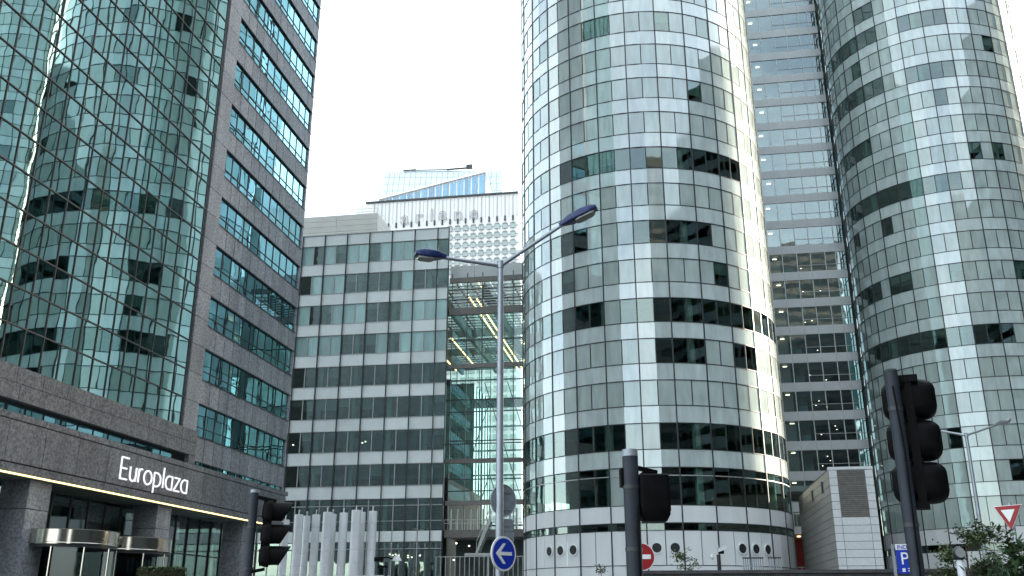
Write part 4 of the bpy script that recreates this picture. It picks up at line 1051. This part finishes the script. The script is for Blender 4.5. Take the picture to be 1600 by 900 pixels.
# signal in the middle, thick post, single housing turned away
p = atD(988, 800, 7)
s2_ = thing('traffic_signal', 'thick dark signal post with a single black housing seen from behind', 'traffic signal', (p.x, p.y, 0), 'traffic signals'); oriented(s2_, 9.56)
build(MB().tube([(0, 0, 0), (0, 0, 2.655)], .058, 18), 'post', 'pole_blue_grey', s2_, 40); build(MB().tube([(0, 0, 2.655), (0, 0, 2.705)], [.060, .058], 18), 'post_cap', 'sign_back', s2_, 40)
bx = MB().loft([rrect(Vector((.165, .05, z)), X_, Y_, w, d, .25, 3) for z, w, d in ((2.19, .085, .075), (2.235, .108, .10), (2.30, .112, .105), (2.515, .110, .105), (2.525, .10, .095))])
hb = build(bx, 'housing', 'signal_black', s2_, 40)
vz = build(visor(.20, .095), 'visor', 'signal_black', hb, 50, loc=(.13, .12, 2.47), rot=(0, 0, R(65)))
m_ = MB(); m_.bar((.05, .02, 2.575), (.20, .06, 2.545), .035, .03); m_.bar((.04, .02, 2.45), (.08, .04, 2.45), .05, .06); m_.bar((.04, .02, 2.26), (.08, .04, 2.26), .05, .06); m_.box(-.075, -.05, -.02, .1, 2.44, 2.57)
build(m_, 'bracket', 'signal_black', s2_)
for i in range(3): build(MB().box(.215 + .012 * 0, .2755, -.045 + i * .045, -.04 + i * .045, 2.26, 2.50), 'housing_rib', 'signal_black', hb)
# signal at the right, seen from behind
p = atD(1413, 740, 6.2)
s3_ = thing('traffic_signal', 'tall three-lens traffic signal seen from behind, before the farther tower', 'traffic signal', (p.x, p.y, 0), 'traffic signals'); oriented(s3_, 9.56 - 22)
build(MB().tube([(0, 0, 0), (0, 0, 3.0)], .041, 16), 'post', 'pole_blue_grey', s3_, 40); build(MB().tube([(0, 0, 3.0), (0, 0, 3.012)], [.043, .038], 16), 'post_cap', 'pole_blue_grey', s3_, 40)
hd = bpy.data.objects.new('signal_head', None)
for i, z in enumerate((2.845, 2.585, 2.325)):
    m = MB().loft([rrect(Vector((.085, y_, z)), X_, Z_, .158 * s, .122 * s, .55, 4) for y_, s in ((.07, .50), (.085, .80), (.13, 1.0), (.24, 1.0))])
    o = build(m, 'lens_housing', 'signal_black', s3_, 40)
    build(MB().disc((.085, .246, z), (0, 1, 0), .095, .012, 20), 'lens', 'lens_dark', o)
    build(visor(.22, .105), 'visor', 'signal_black', o, 50, loc=(.085, .24, z), rot=(0, 0, R(90)))
    build(MB().box(.05, .12, .10, .20, z - .135, z - .115), 'coupling', 'signal_black', o)
m_ = MB(); m_.box(.02, .15, .05, .14, 2.94, 2.985); m_.box(.03, .12, .04, .14, 2.16, 2.20); m_.bar((.0, .03, 2.90), (.09, .1, 2.96), .04); m_.bar((0, .03, 2.19), (.09, .1, 2.19), .04); m_.box(.06, .11, .06, .12, 2.18, 2.95)
build(m_, 'bracket', 'signal_black', s3_)

for so_, r_, zs_ in ((s1_, .043, (2.35, 1.95)), (s2_, .058, (2.42, 1.98)), (s3_, .041, (2.75, 2.05))):
    for z in zs_: build(MB().tube([(0, 0, z), (0, 0, z + .025)], r_ + .004, 18), 'clamp', 'mullion_dark', so_, 40)
build(MB().tube([(.0, -.045, 2.9), (.02, -.05, 2.5), (.01, -.046, 1.5), (0, -.045, .5)], .006, 6), 'cable', 'signal_black', s3_, 40)
build(MB().tube([(.04, -.05, 2.3), (.03, -.062, 2.1), (.03, -.062, .5)], .007, 6), 'cable', 'signal_black', s2_, 40)

# ------------------------------------------------------------------ surveillance cameras
def cctv(label, px, py, D, kind):
    p = atD(px, py, D); t = thing('surveillance_camera', label, 'camera', (p.x, p.y, 0 if D < 31 else 2.2), 'pole-mounted cameras'); oriented(t, 9.56)
    z = p.z - t.location.z
    build(MB().tube([(0, 0, 0), (0, 0, z - .1)], .06 if D < 50 else .1, 12), 'post', 'pole_blue_grey', t, 40)
    if kind == 'box':
        z0_ = z; z = 0.0
        def sc_(mb): mb.v = [(x * .62, y * .62, q * .62 + z0_) for x, y, q in mb.v]; return mb
        m = MB().loft([rrect(Vector((.08, 0, z + .1)) + Vector((.95, 0, .30)) * f, Y_, Z_, .10, .11, .3, 3) for f in (-.10, .0, .38, .42)]); build(sc_(m), 'housing', 'camera_white', t, 40)
        build(sc_(MB().add([(-.12, -.14, z + .18), (.52, -.14, z + .38), (.52, .14, z + .38), (-.12, .14, z + .18), (-.12, -.14, z + .20), (.52, -.14, z + .40), (.52, .14, z + .40), (-.12, .14, z + .20)], [(3, 2, 1, 0), (4, 5, 6, 7), (0, 1, 5, 4), (1, 2, 6, 5), (2, 3, 7, 6), (3, 0, 4, 7)])), 'sunshield', 'camera_white', t)
        build(sc_(MB().box(.02, .32, -.09, .09, z - .12, z + .08)), 'pan_head', 'signal_black', t)
        build(sc_(MB().tube([(-.05, 0, z - .12), (-.28, 0, z - .05), (-.36, 0, z - .16)], .03, 8)), 'bracket', 'camera_white', t, 40)
        build(sc_(MB().tube([(-.36, 0, z - .14), (-.36, 0, z - .24), (-.36, 0, z - .32), (-.36, 0, z - .40), (-.36, 0, z - .45)], [.04, .09, .11, .09, .03], 12)), 'dome', 'camera_white', t, 60)
    else:
        build(MB().tube([(-.5, 0, z + .15), (0, 0, z + .2), (.55, 0, z + .05)], .05, 8), 'crossbar', 'signal_black', t, 40)
        build(MB().tube([(.62, 0, z + .35), (.62, 0, z + .05), (.62, 0, z - .02)], [.08, .3, .32], 14), 'floodlight', 'camera_white', t, 40)
        build(MB().box(-.75, -.2, -.12, .12, z - .05, z + .2), 'housing', 'signal_black', t); build(MB().box(-.5, .1, -.1, .1, z - .42, z - .3), 'lower_housing', 'signal_black', t)
cctv('white box camera on a slim pole before the white tower base', 1122, 862, 35, 'box')
cctv('black cameras and small floodlight on a pole by the last flue pipe', 604, 876, 60, 'flood')
p = atD(1497, 858, 24); t = thing('bollard_lamp', 'pale post with a small dark round head in front of the street tree', 'bollard', (p.x, p.y, 0))
build(MB().tube([(0, 0, 0), (0, 0, p.z - .28), (0, 0, p.z - .24)], [.085, .085, .06], 16), 'post', 'camera_white', t, 40)
build(MB().tube([(0, 0, p.z - .24), (0, 0, p.z - .20), (0, 0, p.z - .10), (0, 0, p.z), (0, 0, p.z + .06)], [.06, .11, .14, .11, .03], 18), 'head', 'mullion_dark', t, 60)
build(MB().disc((0, -.10, p.z - .09), (0, 1, 0), .10, .10, 18), 'lens', 'lamp_bowl', t, 40)

# ------------------------------------------------------------------ trees, shrubs, hedge
def leafmesh(mb, p, n, size, rng, broad=.5):
    d = Vector((rng.uniform(-1, 1), rng.uniform(-1, 1), rng.uniform(-.5, .6))).normalized(); s = d.cross(Vector((rng.uniform(-.4, .4), rng.uniform(-.4, .4), 1))).normalized(); L = size * rng.uniform(.7, 1.3); w = L * broad * .5
    q = d.cross(s).normalized() * L * .12
    mb.add([p, p + d * L * .45 + s * w - q * .6, p + d * L, p + d * L * .45 - s * w - q * .6, p + d * L * .5 + q * .4], [(0, 1, 4), (1, 2, 4), (2, 3, 4), (3, 0, 4)])
def tree(name, label, base, height, spread, nleaf, size, seed, cat='tree', trunk_r=.05, low=.35, mat='leaf', broad=.5, stems=1, group=None, lean=(0, 0)):
    rng = random.Random(seed); t = thing(name, label, cat, base, group); tr = MB(); lf = MB(); ends = []
    for sidx in range(stems):
        b0 = Vector((rng.uniform(-.1, .1) * (stems > 1), rng.uniform(-.1, .1) * (stems > 1), 0)); top = Vector((rng.uniform(-.15, .15) * spread + lean[0], rng.uniform(-.1, .1) * spread, height * .82))
        mid = b0.lerp(top, .5) + Vector((rng.uniform(-.08, .08), rng.uniform(-.08, .08), 0)) * height * .3
        tr.tube([b0, mid, top], [trunk_r, trunk_r * .7, trunk_r * .3], 8)
        for i in range(9):
            f = low + (1 - low) * rng.random(); p0 = (b0.lerp(mid, f * 2) if f < .5 else mid.lerp(top, f * 2 - 1)); a = rng.uniform(0, 6.28); L = spread * rng.uniform(.35, 1.0) * (1.15 - .5 * f)
            p1 = p0 + Vector((math.cos(a) * L * .55, math.sin(a) * L * .55, L * rng.uniform(.15, .5))); p2 = p1 + Vector((math.cos(a + .4) * L * .5, math.sin(a + .4) * L * .5, L * rng.uniform(-.15, .35)))
            tr.tube([p0, p1, p2], [trunk_r * .42, trunk_r * .28, trunk_r * .1], 5); ends += [(p1, .30), (p2, .34), (p1.lerp(p2, .5), .26)]
            p3 = p1 + Vector((math.cos(a - .8) * L * .45, math.sin(a - .8) * L * .45, L * rng.uniform(0, .4))); tr.tube([p1, p3], [trunk_r * .22, trunk_r * .08], 4); ends.append((p3, .3))
    cl = [(p, r * rng.uniform(.5, 1.1)) for p, r in ends]
    for i in range(nleaf):
        p, r = rng.choice(cl); rr = spread * r
        leafmesh(lf, p + Vector((rng.gauss(0, .45), rng.gauss(0, .45), rng.gauss(0, .32))) * rr, 1, size, rng, broad)
    build(tr, 'trunk', 'bark', t, 60); link('crown', lf.mesh('crown', mat, None, False), t)
    return t
b = atD(1512, 890, 28); tree('street_tree', 'loose-crowned street tree in front of the farther rounded tower', (b.x, b.y, 0), 3.75, 1.15, 4200, .115, 21, trunk_r=.055, low=.5)
b = atD(1592, 895, 13); tree('leafy_shrub', 'large-leaved shrub under the yield sign at the edge of the view', (b.x + .18, b.y, 0), 2.75, .72, 1500, .15, 33, 'shrub', .035, .45, 'leaf_big', .42, 3)
b = atD(1073, 897, 33); tree('sapling', 'small sapling before the tower base beside the box camera', (b.x, b.y, 2.2), 1.35, .62, 260, .12, 41, 'tree', .025, .4, 'leaf', .5)
b = atD(940, 897, 33.5); tree('sapling', 'tip of a small green shrub left of the thick signal post', (b.x, b.y, 2.2), .85, .3, 60, .12, 43, 'shrub', .02, .5)
b = atD(653, 897, 40); tree('sapling', 'sparse young twig of leaves before the lit shop windows', (b.x, b.y, 2.2), 1.2, .35, 40, .10, 47, 'shrub', .02, .5)
def hedge(label, c, sx, sy, sz, n, seed):
    t = thing('hedge', label, 'hedge', c); rng = random.Random(seed); mb = MB()
    build(MB().box(-sx * .94, sx * .94, -sy * .94, sy * .94, 0, sz * .95), 'branches', 'bark', t)
    for i in range(n):
        f = rng.random(); p = Vector((rng.uniform(-sx, sx), rng.uniform(-sy, sy), rng.uniform(0, sz)))
        if f < .45: p.z = sz + rng.gauss(0, .02)
        elif f < .75: p.y = -sy + rng.gauss(0, .02)
        else: p.x = sx * rng.choice((-1, 1)) + rng.gauss(0, .02)
        leafmesh(mb, p, 1, .085, rng, .6)
    link('leaves', mb.mesh('leaves', 'leaf', None, False), t)
h = atD(254, 889, 38); hedge('clipped dark green hedge before the second revolving door', (h.x, h.y, 2.2), .72, .45, h.z - 2.2, 4200, 5)
